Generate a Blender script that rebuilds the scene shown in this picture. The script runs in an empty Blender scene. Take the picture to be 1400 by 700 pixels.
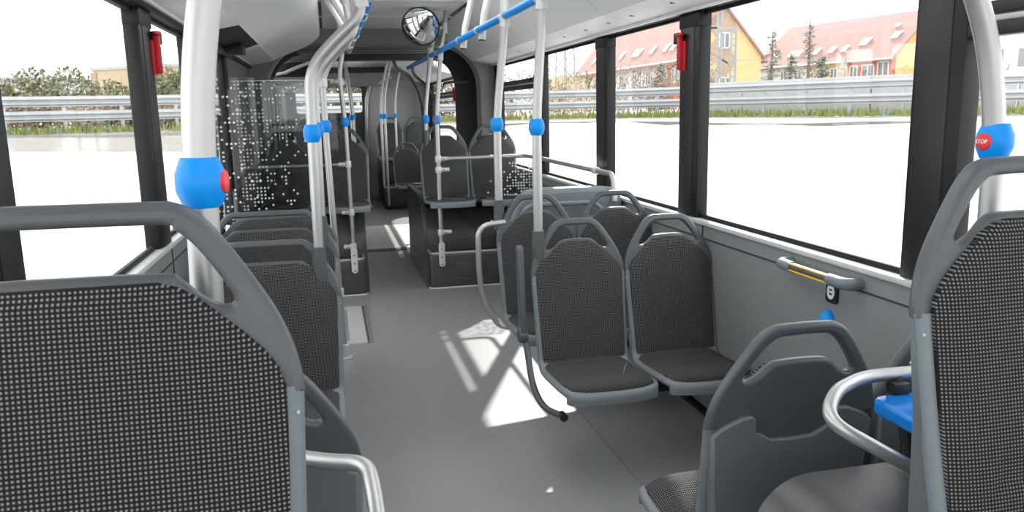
import bpy, bmesh, math, random
import numpy as np
from mathutils import Vector, Matrix
random.seed(7)
S = bpy.context.scene
COL = S.collection
PI = math.pi

# ------------------------------------------------------------------ camera, sky, sun, exposure
CAM_H = 1.5
def _n(v): v = np.array(v, float); return v / np.linalg.norm(v)
FPX = 1090.0
fw = _n([446 - 700, 153 - 350, FPX]); dn = _n([833 - 700, 6265 - 350, FPX]); dn = _n(dn - fw * fw.dot(dn)); rt = np.cross(dn, fw)
RB = np.array([rt, fw, -dn])                       # camera axes (right, down, forward) -> bus axes (X right, Y to the rear, Z up)
cam = bpy.data.objects.new('camera', bpy.data.cameras.new('camera')); COL.objects.link(cam)
cam.data.sensor_width = 36.0; cam.data.lens = 36.0 * FPX / 1400.0; cam.data.clip_start = 0.02; cam.data.clip_end = 600
r_, d_, f_ = RB[:, 0], RB[:, 1], RB[:, 2]
cam.matrix_world = Matrix(((r_[0], -d_[0], -f_[0], 0), (r_[1], -d_[1], -f_[1], 0), (r_[2], -d_[2], -f_[2], CAM_H), (0, 0, 0, 1)))
S.camera = cam
def at_depth(u, v, D):
    r = RB @ np.array([(u - 700) / FPX, (v - 350) / FPX, 1.0]); return Vector(r * D) + Vector((0, 0, CAM_H))

world = bpy.data.worlds.new('sky'); S.world = world; world.use_nodes = True
bg = world.node_tree.nodes['Background']; bg.inputs[0].default_value = (0.97, 0.985, 1.0, 1); bg.inputs[1].default_value = 3.5
sun = bpy.data.objects.new('sun', bpy.data.lights.new('sun', 'SUN')); COL.objects.link(sun)
sun.data.energy = 9.0; sun.data.angle = math.radians(0.9); sun.data.color = (1.0, 0.97, 0.92)
sun.rotation_euler = Vector((1.0, 2.42, 1.75)).to_track_quat('Z', 'Y').to_euler()
S.view_settings.view_transform = 'Standard'; S.view_settings.look = 'None'; S.view_settings.gamma = 1.0
S.view_settings.use_curve_mapping = False
S.view_settings.exposure = -0.1
S.cycles.max_bounces = 10; S.cycles.diffuse_bounces = 5; S.cycles.transparent_max_bounces = 24

# ------------------------------------------------------------------ materials
MATS = {}
def mat(name, col, rough=0.5, metal=0.0, noise=0.0, nscale=40.0, bump=0.0, bscale=200.0, spec=0.5, emit=0.0, coat=0.0):
    m = bpy.data.materials.new(name); m.use_nodes = True; nt = m.node_tree; b = nt.nodes['Principled BSDF']
    b.inputs['Base Color'].default_value = (*col, 1); b.inputs['Roughness'].default_value = rough; b.inputs['Metallic'].default_value = metal
    b.inputs['Specular IOR Level'].default_value = spec; b.inputs['Coat Weight'].default_value = coat
    if emit: b.inputs['Emission Color'].default_value = (*col, 1); b.inputs['Emission Strength'].default_value = emit
    tc = nt.nodes.new('ShaderNodeTexCoord')
    if noise:
        n = nt.nodes.new('ShaderNodeTexNoise'); n.inputs['Scale'].default_value = nscale; n.inputs['Detail'].default_value = 4
        nt.links.new(tc.outputs['Object'], n.inputs['Vector'])
        mx = nt.nodes.new('ShaderNodeMix'); mx.data_type = 'RGBA'
        mx.inputs[6].default_value = (*[max(0, c * (1 - noise)) for c in col], 1); mx.inputs[7].default_value = (*[min(1, c * (1 + noise)) for c in col], 1)
        nt.links.new(n.outputs['Fac'], mx.inputs[0]); nt.links.new(mx.outputs[2], b.inputs['Base Color'])
    if bump:
        n2 = nt.nodes.new('ShaderNodeTexNoise'); n2.inputs['Scale'].default_value = bscale; n2.inputs['Detail'].default_value = 3
        nt.links.new(tc.outputs['Object'], n2.inputs['Vector'])
        bp = nt.nodes.new('ShaderNodeBump'); bp.inputs['Strength'].default_value = bump; bp.inputs['Distance'].default_value = 0.002
        nt.links.new(n2.outputs['Fac'], bp.inputs['Height']); nt.links.new(bp.outputs['Normal'], b.inputs['Normal'])
    MATS[name] = m; return m
def fabric(name, p=0.0060, dark=(0.013, 0.013, 0.014), light=(0.21, 0.208, 0.204)):
    m = bpy.data.materials.new(name); m.use_nodes = True; nt = m.node_tree; b = nt.nodes['Principled BSDF']
    uv = nt.nodes.new('ShaderNodeUVMap'); sp = nt.nodes.new('ShaderNodeSeparateXYZ'); nt.links.new(uv.outputs[0], sp.inputs[0])
    def M(op, a, bb=None):
        n = nt.nodes.new('ShaderNodeMath'); n.operation = op
        for i, x in enumerate((a, bb)):
            if x is None: continue
            if isinstance(x, (int, float)): n.inputs[i].default_value = x
            else: nt.links.new(x, n.inputs[i])
        return n.outputs[0]
    cu = M('MULTIPLY_ADD', M('COSINE', M('MULTIPLY', sp.outputs[0], 2 * PI / p)), 0.5); nt.nodes[-1].inputs[2].default_value = 0.5
    cv = M('MULTIPLY_ADD', M('COSINE', M('MULTIPLY', sp.outputs[1], 2 * PI / p)), 0.5); nt.nodes[-1].inputs[2].default_value = 0.5
    h = M('MULTIPLY', cu, cv)
    ramp = nt.nodes.new('ShaderNodeValToRGB'); nt.links.new(h, ramp.inputs[0])
    ramp.color_ramp.elements[0].position = 0.16; ramp.color_ramp.elements[0].color = (*dark, 1)
    ramp.color_ramp.elements[1].position = 0.72; ramp.color_ramp.elements[1].color = (*light, 1)
    nt.links.new(ramp.outputs[0], b.inputs['Base Color']); b.inputs['Roughness'].default_value = 0.85; b.inputs['Specular IOR Level'].default_value = 0.2
    bp = nt.nodes.new('ShaderNodeBump'); bp.inputs['Strength'].default_value = 0.6; bp.inputs['Distance'].default_value = 0.002
    nt.links.new(h, bp.inputs['Height']); nt.links.new(bp.outputs['Normal'], b.inputs['Normal'])
    MATS[name] = m; return m
def glass(name, tint=(0.97, 0.98, 0.98), refl=1.0):
    m = bpy.data.materials.new(name); m.use_nodes = True; nt = m.node_tree; nt.nodes.clear()
    out = nt.nodes.new('ShaderNodeOutputMaterial'); tr = nt.nodes.new('ShaderNodeBsdfTransparent'); tr.inputs[0].default_value = (*tint, 1)
    gl = nt.nodes.new('ShaderNodeBsdfGlossy'); gl.inputs['Roughness'].default_value = 0.02
    fr = nt.nodes.new('ShaderNodeFresnel'); fr.inputs[0].default_value = 1.35
    ml = nt.nodes.new('ShaderNodeMath'); ml.operation = 'MULTIPLY'; ml.inputs[1].default_value = refl; nt.links.new(fr.outputs[0], ml.inputs[0])
    mx = nt.nodes.new('ShaderNodeMixShader'); nt.links.new(ml.outputs[0], mx.inputs[0]); nt.links.new(tr.outputs[0], mx.inputs[1]); nt.links.new(gl.outputs[0], mx.inputs[2])
    nt.links.new(mx.outputs[0], out.inputs[0]); MATS[name] = m; return m
def dotted_glass(name, side, x0, x1, cell=0.032):
    """clear glass printed with white dots that thin out away from the wall"""
    m = glass(name, (0.93, 0.94, 0.94), 1.0); nt = m.node_tree
    out = [n for n in nt.nodes if n.type == 'OUTPUT_MATERIAL'][0]; base = out.inputs[0].links[0].from_socket
    tc = nt.nodes.new('ShaderNodeTexCoord'); sp = nt.nodes.new('ShaderNodeSeparateXYZ'); nt.links.new(tc.outputs['Object'], sp.inputs[0])
    def M(op, a, b=None):
        n = nt.nodes.new('ShaderNodeMath'); n.operation = op
        for i, x in enumerate((a, b)):
            if x is None: continue
            if isinstance(x, (int, float)): n.inputs[i].default_value = x
            else: nt.links.new(x, n.inputs[i])
        return n.outputs[0]
    u = M('DIVIDE', sp.outputs[0], cell); v = M('DIVIDE', sp.outputs[2], cell)
    fu, fv = M('FLOOR', u), M('FLOOR', v)
    cb = nt.nodes.new('ShaderNodeCombineXYZ'); nt.links.new(fu, cb.inputs[0]); nt.links.new(fv, cb.inputs[1])
    wn = nt.nodes.new('ShaderNodeTexWhiteNoise'); wn.noise_dimensions = '3D'; nt.links.new(cb.outputs[0], wn.inputs['Vector'])
    du = M('SUBTRACT', M('SUBTRACT', u, fu), 0.5); dv = M('SUBTRACT', M('SUBTRACT', v, fv), 0.5)
    d = M('SQRT', M('ADD', M('MULTIPLY', du, du), M('MULTIPLY', dv, dv)))
    disc = M('LESS_THAN', d, 0.27)
    t = M('DIVIDE', M('SUBTRACT', sp.outputs[0], x0), x1 - x0)         # 0 at the aisle end of the print, 1 at the wall
    keep = M('LESS_THAN', wn.outputs['Value'], M('MULTIPLY', M('POWER', M('MAXIMUM', t, 0.0), 1.5), 0.72))
    mask = M('MULTIPLY', disc, keep)
    df = nt.nodes.new('ShaderNodeBsdfDiffuse'); df.inputs[0].default_value = (0.85, 0.86, 0.86, 1)
    mx = nt.nodes.new('ShaderNodeMixShader'); nt.links.new(mask, mx.inputs[0]); nt.links.new(base, mx.inputs[1]); nt.links.new(df.outputs[0], mx.inputs[2])
    nt.links.new(mx.outputs[0], out.inputs[0]); return m

SHELL = mat('seat shell grey', (0.165, 0.190, 0.205), 0.42)
HANDLE = mat('seat handle grey', (0.074, 0.084, 0.091), 0.40)
BACKC = mat('seat back cover grey', (0.125, 0.140, 0.147), 0.45)
FABRIC = fabric('woven seat fabric')
ALU = mat('satin aluminium tube', (0.48, 0.48, 0.478), 0.40, 0.75)
ALUW = mat('light grey lacquered metal', (0.62, 0.62, 0.61), 0.4, 0.3)
BLACK = mat('black plastic', (0.012, 0.012, 0.013), 0.45)
RUBBER = mat('black rubber', (0.010, 0.010, 0.011), 0.6, spec=0.3)
PILLAR = mat('black pillar cladding', (0.011, 0.0115, 0.0125), 0.42, spec=0.3)
DADO = mat('grey side lining', (0.195, 0.203, 0.207), 0.5, bump=0.1, bscale=700)
SILL = mat('light window sill', (0.55, 0.56, 0.56), 0.4)
FLOORM = mat('grey vinyl floor', (0.255, 0.258, 0.262), 0.36, noise=0.16, nscale=260, bump=0.12, bscale=400)
COVE = mat('pale grey ceiling lining', (0.86, 0.86, 0.85), 0.45)
CEIL = mat('ceiling panel grey', (0.68, 0.68, 0.67), 0.5)
CEILD = mat('dark grey header lining', (0.13, 0.132, 0.136), 0.5)
ARCHM = mat('grey articulation ring', (0.20, 0.203, 0.207), 0.45)
BELLOW = mat('black bellows fabric', (0.045, 0.046, 0.048), 0.65)
PODM = mat('charcoal podium covering', (0.060, 0.061, 0.064), 0.33, noise=0.25, nscale=300, bump=0.25, bscale=320)
BLUE = mat('blue plastic', (0.001, 0.27, 0.80), 0.4, spec=0.3)
RED = mat('red plastic', (0.70, 0.035, 0.045), 0.4)
REDT = mat('red hammer', (0.62, 0.02, 0.035), 0.4)
WHITE = mat('white print', (0.85, 0.85, 0.84), 0.5)
YELLOW = mat('yellow strip', (0.85, 0.50, 0.02), 0.45)
MIRROR = mat('mirror silver', (0.92, 0.92, 0.92), 0.01, 1.0)
LAMP = mat('ceiling lamp diffuser', (1.0, 0.98, 0.95), 0.5, emit=3.6)
RIBM = mat('ribbed aluminium plate', (0.80, 0.79, 0.76), 0.45, 0.25)
SCREW = mat('dark screw', (0.03, 0.03, 0.03), 0.5)
GLASS = glass('window glass', (0.97, 0.98, 0.98), 0.16)
CLEAR = glass('clear partition glass', (0.93, 0.94, 0.94), 1.0)
# outside
CONC = mat('pale concrete yard', (0.460, 0.453, 0.440), 0.9)
KERBM = mat('weathered kerb stone', (0.19, 0.175, 0.16), 0.9, noise=0.25, nscale=2)
WALLC = mat('concrete retaining wall', (0.461, 0.452, 0.443), 0.9, noise=0.2, nscale=3)
ZINC = mat('galvanised guardrail', (0.418, 0.435, 0.453), 0.55, 0.25)
GRASS = mat('short grass', (0.22, 0.26, 0.07), 0.9, noise=0.45, nscale=4)
EARTH = mat('dry earth', (0.276, 0.230, 0.176), 0.95, noise=0.3, nscale=2)
TWIG = mat('brown twigs', (0.176, 0.127, 0.104), 0.9)
BUSHG = mat('olive shrub leaves', (0.168, 0.168, 0.083), 0.9, noise=0.4, nscale=3)
BUSHB = mat('dry brown shrub leaves', (0.299, 0.224, 0.168), 0.9, noise=0.4, nscale=3)
CONIF = mat('conifer needles', (0.19, 0.205, 0.155), 0.9, noise=0.3, nscale=2)
ROOF = mat('red roof tiles', (0.335, 0.19, 0.165), 0.85, noise=0.18, nscale=1.6)
YWALL = mat('yellow render', (0.60, 0.45, 0.22), 0.9, noise=0.04, nscale=1)
OWALL = mat('orange render', (0.60, 0.36, 0.15), 0.9)
RWALL = mat('red orange render', (0.553, 0.139, 0.065), 0.9)
WWALL = mat('white render', (0.535, 0.526, 0.517), 0.9)
BWALL = mat('beige render', (0.434, 0.350, 0.221), 0.9)
GWALL = mat('grey cladding', (0.369, 0.378, 0.387), 0.8)
BROWN = mat('brown mural paint', (0.40, 0.28, 0.20), 0.9, noise=0.3, nscale=1.2)
WFRAME = mat('white window frame', (0.553, 0.553, 0.553), 0.7)
WPANE = mat('grey window pane', (0.184, 0.194, 0.203), 0.2)
SKYL = mat('roof window glass', (0.553, 0.553, 0.553), 0.2)
MAST = mat('grey steel mast', (0.313, 0.323, 0.332), 0.6, 0.3)

# ------------------------------------------------------------------ helpers
def obj(name, bm, m, parent=None, smooth=True, angle=35, loc=None):
    if isinstance(bm, bmesh.types.BMesh):
        me = bpy.data.meshes.new(name); bmesh.ops.recalc_face_normals(bm, faces=bm.faces); bm.to_mesh(me); bm.free()
    else: me = bm
    if smooth:
        me.polygons.foreach_set('use_smooth', [True] * len(me.polygons)); me.set_sharp_from_angle(angle=math.radians(angle))
    me.materials.clear(); me.materials.append(m)
    o = bpy.data.objects.new(name, me); COL.objects.link(o)
    if parent: o.parent = parent
    if loc: o.location = loc
    return o
def tag(o, label=None, cat=None, group=None, kind=None):
    if label: o['label'] = label
    if cat: o['category'] = cat
    if group: o['group'] = group
    if kind: o['kind'] = kind
    return o
def empty(name, loc=(0, 0, 0), rz=0, label=None, cat=None, group=None, kind=None):
    o = bpy.data.objects.new(name, None); COL.objects.link(o); o.location = loc; o.rotation_euler = (0, 0, rz); o.empty_display_size = 0.05
    return tag(o, label, cat, group, kind)
def dup(root, loc, rz=0, label=None, group=None):
    r = root.copy(); COL.objects.link(r); r.location = loc; r.rotation_euler = (0, 0, rz)
    if label: r['label'] = label
    if group: r['group'] = group
    for ch in list(root.children):
        c = ch.copy(); COL.objects.link(c); c.parent = r
        for g in list(ch.children):
            d = g.copy(); COL.objects.link(d); d.parent = c
    return r
def box(bm, x0, x1, y0, y1, z0, z1, bev=0.0, seg=2):
    ret = bmesh.ops.create_cube(bm, size=1.0); vs = ret['verts']
    for v in vs: v.co = Vector((x0 + (v.co.x + .5) * (x1 - x0), y0 + (v.co.y + .5) * (y1 - y0), z0 + (v.co.z + .5) * (z1 - z0)))
    if bev:
        es = list({e for v in vs for e in v.link_edges})
        bmesh.ops.bevel(bm, geom=es, offset=bev, segments=seg, affect='EDGES', profile=0.5)
    return bm
def NB(): return bmesh.new()
def bxo(name, x0, x1, y0, y1, z0, z1, m, parent=None, bev=0.0, seg=2):
    return obj(name, box(NB(), x0, x1, y0, y1, z0, z1, bev, seg), m, parent)
def fillet(pts, r, n=6):
    P = [Vector(p) for p in pts]; out = [P[0]]
    for i in range(1, len(P) - 1):
        a, b, c = P[i - 1], P[i], P[i + 1]; u = (a - b); v = (c - b); lu, lv = u.length, v.length
        k = min(r, lu * .49, lv * .49); p0 = b + u / lu * k; p1 = b + v / lv * k
        for j in range(n + 1):
            t = j / n; out.append(p0 * (1 - t) ** 2 + b * 2 * t * (1 - t) + p1 * t * t)
    out.append(P[-1]); return out
def catmull(pts, n=5, closed=False):
    P = [Vector(p) for p in pts]; out = []; N = len(P); rng = N if closed else N - 1
    for i in range(rng):
        p0 = P[(i - 1) % N] if closed or i > 0 else P[0]; p1 = P[i]; p2 = P[(i + 1) % N]; p3 = P[(i + 2) % N] if closed or i + 2 < N else P[-1]
        for j in range(n):
            t = j / n
            out.append(0.5 * ((2 * p1) + (p2 - p0) * t + (2 * p0 - 5 * p1 + 4 * p2 - p3) * t * t + (3 * p1 - p0 - 3 * p2 + p3) * t ** 3))
    if not closed: out.append(P[-1])
    return out
def tube(bm, pts, r, n=12, cap=True):
    P = [Vector(p) for p in pts]; rr = r if isinstance(r, (list, tuple)) else [r] * len(P)
    T = [(P[min(i + 1, len(P) - 1)] - P[max(i - 1, 0)]).normalized() for i in range(len(P))]
    a = Vector((0, 0, 1)) if abs(T[0].z) < .9 else Vector((1, 0, 0)); nrm = (a - T[0] * a.dot(T[0])).normalized(); rings = []
    for i, p in enumerate(P):
        nrm = (nrm - T[i] * nrm.dot(T[i])).normalized(); b = T[i].cross(nrm)
        rings.append([bm.verts.new(p + (nrm * math.cos(2 * PI * k / n) + b * math.sin(2 * PI * k / n)) * rr[i]) for k in range(n)])
    for i in range(len(P) - 1):
        for k in range(n): bm.faces.new((rings[i][k], rings[i][(k + 1) % n], rings[i + 1][(k + 1) % n], rings[i + 1][k]))
    if cap: bm.faces.new(rings[0][::-1]); bm.faces.new(rings[-1])
    return bm
def lathe(bm, prof, c=(0, 0, 0), n=24, axis='Z'):
    rings = []; c = Vector(c)
    for r, z in prof:
        ring = []
        for k in range(n):
            a = 2 * PI * k / n; x, y = r * math.cos(a), r * math.sin(a)
            v = {'Z': (x, y, z), 'X': (z, x, y), 'Y': (x, z, y)}[axis]; ring.append(bm.verts.new(c + Vector(v)))
        rings.append(ring)
    for i in range(len(rings) - 1):
        for k in range(n): bm.faces.new((rings[i][k], rings[i][(k + 1) % n], rings[i + 1][(k + 1) % n], rings[i + 1][k]))
    bm.faces.new(rings[0][::-1]); bm.faces.new(rings[-1]); return bm
def plate(outlines, ext, bev=0.0, res=2):
    """filled 2-D outline with holes, thick in local Z; returns a mesh in the XY plane"""
    cu = bpy.data.curves.new('tmp', 'CURVE'); cu.dimensions = '2D'; cu.fill_mode = 'BOTH'; cu.extrude = max(ext - bev, 0.0); cu.bevel_depth = bev; cu.bevel_resolution = res
    cu.offset = -bev
    for pts in outlines:
        sp = cu.splines.new('POLY'); sp.points.add(len(pts) - 1); sp.use_cyclic_u = True
        for q, p in zip(sp.points, pts): q.co = (p[0], p[1], 0, 1)
    o = bpy.data.objects.new('tmp', cu); me = bpy.data.meshes.new_from_object(o); bpy.data.objects.remove(o); bpy.data.curves.remove(cu)
    return me
def remap(me, f):
    for v in me.vertices: v.co = f(v.co)
    me.update(); return me
def merged(bm, me):
    bm.from_mesh(me); bpy.data.meshes.remove(me); return bm
def prism_yz(bm, poly, x0, x1):
    a = [bm.verts.new((x0, y, z)) for y, z in poly]; b = [bm.verts.new((x1, y, z)) for y, z in poly]; n = len(poly)
    for i in range(n): bm.faces.new((a[i], a[(i + 1) % n], b[(i + 1) % n], b[i]))
    bm.faces.new(a[::-1]); bm.faces.new(b); return bm
def prism_xz(bm, poly, y0, y1):
    a = [bm.verts.new((x, y0, z)) for x, z in poly]; b = [bm.verts.new((x, y1, z)) for x, z in poly]; n = len(poly)
    for i in range(n): bm.faces.new((a[i], a[(i + 1) % n], b[(i + 1) % n], b[i]))
    bm.faces.new(a[::-1]); bm.faces.new(b); return bm
def text_mesh(txt, size, ext=0.0006):
    cu = bpy.data.curves.new('tmp', 'FONT'); cu.body = txt; cu.size = size; cu.align_x = 'CENTER'; cu.align_y = 'CENTER'; cu.extrude = ext
    o = bpy.data.objects.new('tmp', cu); me = bpy.data.meshes.new_from_object(o); bpy.data.objects.remove(o); bpy.data.curves.remove(cu); return me
def rrect(x0, x1, y0, y1, r, n=5):
    out = []
    for cx, cy, a0 in ((x1 - r, y1 - r, 0), (x0 + r, y1 - r, 90), (x0 + r, y0 + r, 180), (x1 - r, y0 + r, 270)):
        for k in range(n + 1):
            a = math.radians(a0 + 90 * k / n); out.append((cx + r * math.cos(a), cy + r * math.sin(a)))
    return out

# ------------------------------------------------------------------ the bus shell
XL, XR = -0.72, 1.72                 # glass planes
SZ, TZ = 0.967, 1.905                # sill and top of the side windows
Y0, YA, YB, YE = -1.6, 8.12, 10.45, 15.2
fl = obj('floor', box(NB(), XL - .02, XR + .02, Y0, 8.62, -0.06, 0.0), FLOORM); tag(fl, kind='structure')
fl2 = obj('floor', box(NB(), XL - .02, XR + .02, 10.62, YE, -0.06, 0.0), FLOORM); tag(fl2, kind='structure')
fs = obj('floor_seam', box(NB(), 1.14, 1.143, 1.9, 6.6, 0.0, 0.0006), CEILD, fl)

def wall_lower(name, X, inx, y0, y1):
    bm = NB(); a, b = sorted((X, inx)); box(bm, a, b, y0, y1, 0, SZ - .025, .006)
    o = obj(name, bm, DADO); tag(o, kind='structure'); return o
wr = wall_lower('wall_right', XR + .04, 1.685, Y0, YA)
wr2 = wall_lower('wall_right', XR + .04, 1.685, YB, YE)
wl = wall_lower('wall_left', XL - .04, -0.685, Y0, 4.72)
wl2 = wall_lower('wall_left', XL - .04, -0.685, YB, YE)
obj('lining_seam', box(NB(), 1.681, 1.6862, Y0, 6.3, .878, .883), SCREW, wr)
obj('lining_seam', box(NB(), 1.681, 1.6862, 3.40, 3.404, .3, .94), SCREW, wr)
obj('lining_seam', box(NB(), 1.681, 1.6862, 1.93, 1.934, .3, .94), SCREW, wr)
obj('lining_seam', box(NB(), -.6862, -.681, Y0, 4.7, .878, .883), SCREW, wl)
obj('lining_seam', box(NB(), -.6862, -.681, 3.62, 3.624, .3, .94), SCREW, wl)
def sill(n, y0, y1, side):
    a, b = (1.672, XR + .0) if side > 0 else (XL, -.672)
    o = obj('trim_%d' % n, box(NB(), a, b, y0, y1, SZ - .025, SZ - .003, .006), SILL); tag(o, kind='structure')
    c = (XR - .008, XR + .006) if side > 0 else (XL - .006, XL + .008)
    obj('rubber_seal', box(NB(), c[0], c[1], y0, y1, SZ - .004, SZ + .016), RUBBER, o)
    obj('rubber_seal', box(NB(), c[0], c[1], y0, y1, TZ - .004, TZ + .02), RUBBER, o)
sill(1, Y0, YA, 1); sill(2, YB, 13.7, 1); sill(3, Y0, 4.72, -1); sill(4, YB, 13.7, -1)

def pillar(n, y0, y1, side, capz=True):
    t = empty('trim_%d' % n, (0, 0, 0), kind='structure')
    a, b = (1.69, XR + .03) if side > 0 else (XL - .03, -.69)
    obj('cladding', box(NB(), a, b, y0, y1, SZ - .03, TZ + .03, .008), PILLAR, t)
    c = (a - .006, b) if side > 0 else (a, b + .006)
    obj('pillar_head', box(NB(), c[0], c[1], y0 - .004, y1 + .004, TZ - .055, TZ + .02, .008), PILLAR, t)
    e = (a - .004, a + .02) if side > 0 else (b - .02, b + .004)
    obj('cover_strip', box(NB(), e[0], e[1], y0 + .05, y1 - .02, SZ - .02, TZ - .05, .004), BLACK, t)
    return t
for i, (y0, y1, s) in enumerate([(1.885, 2.083, 1), (3.49, 3.70, 1), (4.75, 4.96, 1), (6.29, 6.48, 1), (7.95, 8.12, 1), (10.45, 10.62, 1), (13.3, 13.7, 1),
                                 (1.80, 1.99, -1), (3.45, 3.67, -1), (4.64, 4.82, -1), (6.16, 6.36, -1), (10.45, 10.62, -1), (12.1, 12.22, -1), (13.4, 13.7, -1), (0.2, .34, 1), (.2, .34, -1)]):
    pillar(10 + i, y0, y1, s)
wn_ = [0]
def window(y0, y1, side, vent=None):
    wn_[0] += 1; X = XR if side > 0 else XL
    t = empty('window_%d' % wn_[0], (0, 0, 0), kind='structure')
    if vent is None:
        obj('pane', box(NB(), X - .003, X + .003, y0, y1, SZ, TZ + .01), GLASS, t)
    else:
        obj('pane', box(NB(), X - .003, X + .003, y0, y1, SZ, vent), GLASS, t); obj('pane', box(NB(), X - .003, X + .003, y0, y1, vent + .08, TZ + .01), GLASS, t)
        q = -1 if side > 0 else 1
        a, b = sorted((X + .012, X + q * .03)); obj('vent_frame', box(NB(), a, b, y0, y1, vent - .004, vent + .032, .004), BLACK, t)
        a, b = sorted((X + .012, X + q * .022)); obj('vent_rail', box(NB(), a, b, y0, y1, vent + .034, vent + .05, .003), ALUW, t)
        a, b = sorted((X + .012, X + q * .03)); obj('vent_frame', box(NB(), a, b, y0, y1, vent + .052, vent + .085, .004), BLACK, t)
window(.34, 1.885, 1, 1.66); window(2.083, 3.49, 1); window(3.70, 4.75, 1); window(4.96, 6.29, 1); window(6.48, 7.95, 1, 1.66); window(10.62, 13.3, 1, 1.66)
window(.34, 1.80, -1); window(1.99, 3.45, -1); window(3.67, 4.64, -1); window(10.62, 12.1, -1); window(12.22, 13.4, -1); window(Y0, .2, 1); window(Y0, .2, -1)
# solid bits
for nm, a, b, y0, y1 in (('wall_right', XR - .03, XR + .04, 13.7, YE), ('wall_left', XL - .04, XL + .03, 13.7, YE), ('wall_left', XL - .04, XL + .03, 6.36, YA)):
    tag(obj(nm, box(NB(), a, b, y0, y1, .0 if y0 < 8 else SZ - .03, TZ + .05), CEILD), kind='structure')
# window header band (black), white trim, coves
def header(n, y0, y1, side):
    a, b = (1.665, XR + .05) if side > 0 else (XL - .05, -.665)
    o = obj('trim_%d' % n, box(NB(), a, b, y0, y1, TZ + .012, TZ + .055, .004), RUBBER); tag(o, kind='structure')
header(30, Y0, YA, 1); header(31, Y0, YA, -1); header(32, YB, YE, 1); header(33, YB, YE, -1)
def strip(bm, prof, y0, y1, th=.012):
    n = len(prof); cx, cz = .5, 1.5
    V = []
    for y in (y0, y1):
        V.append([bm.verts.new((x, y, z)) for x, z in prof] + [bm.verts.new((x + (th if x > cx else -th), y, z + th)) for x, z in prof][::-1])
    m = 2 * n
    for i in range(m): bm.faces.new((V[0][i], V[0][(i + 1) % m], V[1][(i + 1) % m], V[1][i]))
    bm.faces.new(V[0][::-1]); bm.faces.new(V[1])
lowR = [(1.69, 1.925), (1.655, 1.925), (1.65, 1.932), (1.46, 1.972)]
upR = [(p.x, p.y) for p in catmull([(1.46, 1.974, 0), (1.435, 1.99, 0), (1.33, 2.075, 0), (1.22, 2.15, 0), (1.13, 2.235, 0), (1.10, 2.285, 0)], 4)]
mir = lambda pr, k=1.0: [(1.0 - x, z) for x, z in pr]
lowL = [(-.69, 1.945), (-.655, 1.945), (-.65, 1.952), (-.45, 1.992)]
upL = [(p.x, p.y) for p in catmull([(-.45, 1.994, 0), (-.42, 2.01, 0), (-.30, 2.06, 0), (-.15, 2.12, 0), (-.03, 2.20, 0), (-.01, 2.285, 0)], 4)]
def cove(n, prof, y0, y1):
    bm = NB(); strip(bm, prof, y0, y1); o = obj('trim_%d' % n, bm, COVE, angle=40); tag(o, kind='structure'); return o
c1 = cove(40, lowR, Y0, YA); c2 = cove(41, upR, Y0, YA); c3 = cove(42, lowL, Y0, 4.88); cove(43, lowL, 6.30, YA); c4 = cove(44, upL, Y0, YA)
cove(45, lowR, YB, YE); cove(46, upR, YB, YE); cove(47, lowL, YB, YE); cove(48, upL, YB, YE)
for o, pr, sgn in ((c1, lowR, 1), (c3, lowL, -1)):                       # bright edge strip and screws of the cove
    bm = NB(); a, b = (1.648, 1.668) if sgn > 0 else (-.668, -.648); z = pr[1][1]
    box(bm, a, b, Y0, YA if sgn > 0 else 4.88, z - .008, z + .004, .002); obj('edge_strip', bm, WHITE, o)
    for k, y in enumerate([.9, 1.35, 2.1, 2.55, 3.1, 3.5, 4.0, 4.35, 4.75, 5.2, 5.7, 6.5]):
        if sgn < 0 and y > 4.7: continue
        x = 1.56 if sgn > 0 else -.56; zz = 1.952 if sgn > 0 else 1.971
        obj('screw', box(NB(), x - .012, x + .012, y - .004, y + .004, zz - .004, zz + .004), SCREW, o)
    for y in (1.2, 2.9, 4.15, 5.9):
        if sgn < 0 and y > 4.7: continue
        bm = NB(); p = pr[2:4]; v = [bm.verts.new((x, yy, zz - .0012)) for (x, zz) in p for yy in (y, y + .003)]; bm.faces.new((v[0], v[1], v[3], v[2])); obj('joint_line', bm, CEILD, o)
for o, pr in ((c2, upR), (c4, upL)):
    for y in (2.9, 4.15, 5.9):
        bm = NB(); pv = None
        for x, z in pr:
            s_ = -.0015 if x > .5 else .0015
            q = [bm.verts.new((x + s_, yy, z - .0015)) for yy in (y, y + .003)]
            if pv: bm.faces.new((pv[0], pv[1], q[1], q[0]))
            pv = q
        obj('joint_line', bm, CEILD, o)
ce = obj('ceiling', box(NB(), -.05, 1.15, Y0, YA, 2.285, 2.32), CEIL); tag(ce, kind='structure')
ce2 = obj('ceiling', box(NB(), -.05, 1.15, YB, YE, 2.285, 2.32), COVE); tag(ce2, kind='structure')
tag(obj('ceiling', box(NB(), XL - .05, XR + .05, Y0, YE, 2.33, 2.36), CEIL), kind='structure')
obj('panel_bead', box(NB(), -.02, 1.12, 6.98, 7.02, 2.27, 2.286, .004), CEIL, ce)
obj('panel_bead', box(NB(), -.02, 1.12, 5.93, 5.99, 2.262, 2.286, .006), ALUW, ce)
for x in (.0, 1.09): obj('slot', box(NB(), x - .012, x + .012, Y0, 8.0, 2.2755, 2.286), BLACK, ce)
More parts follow.
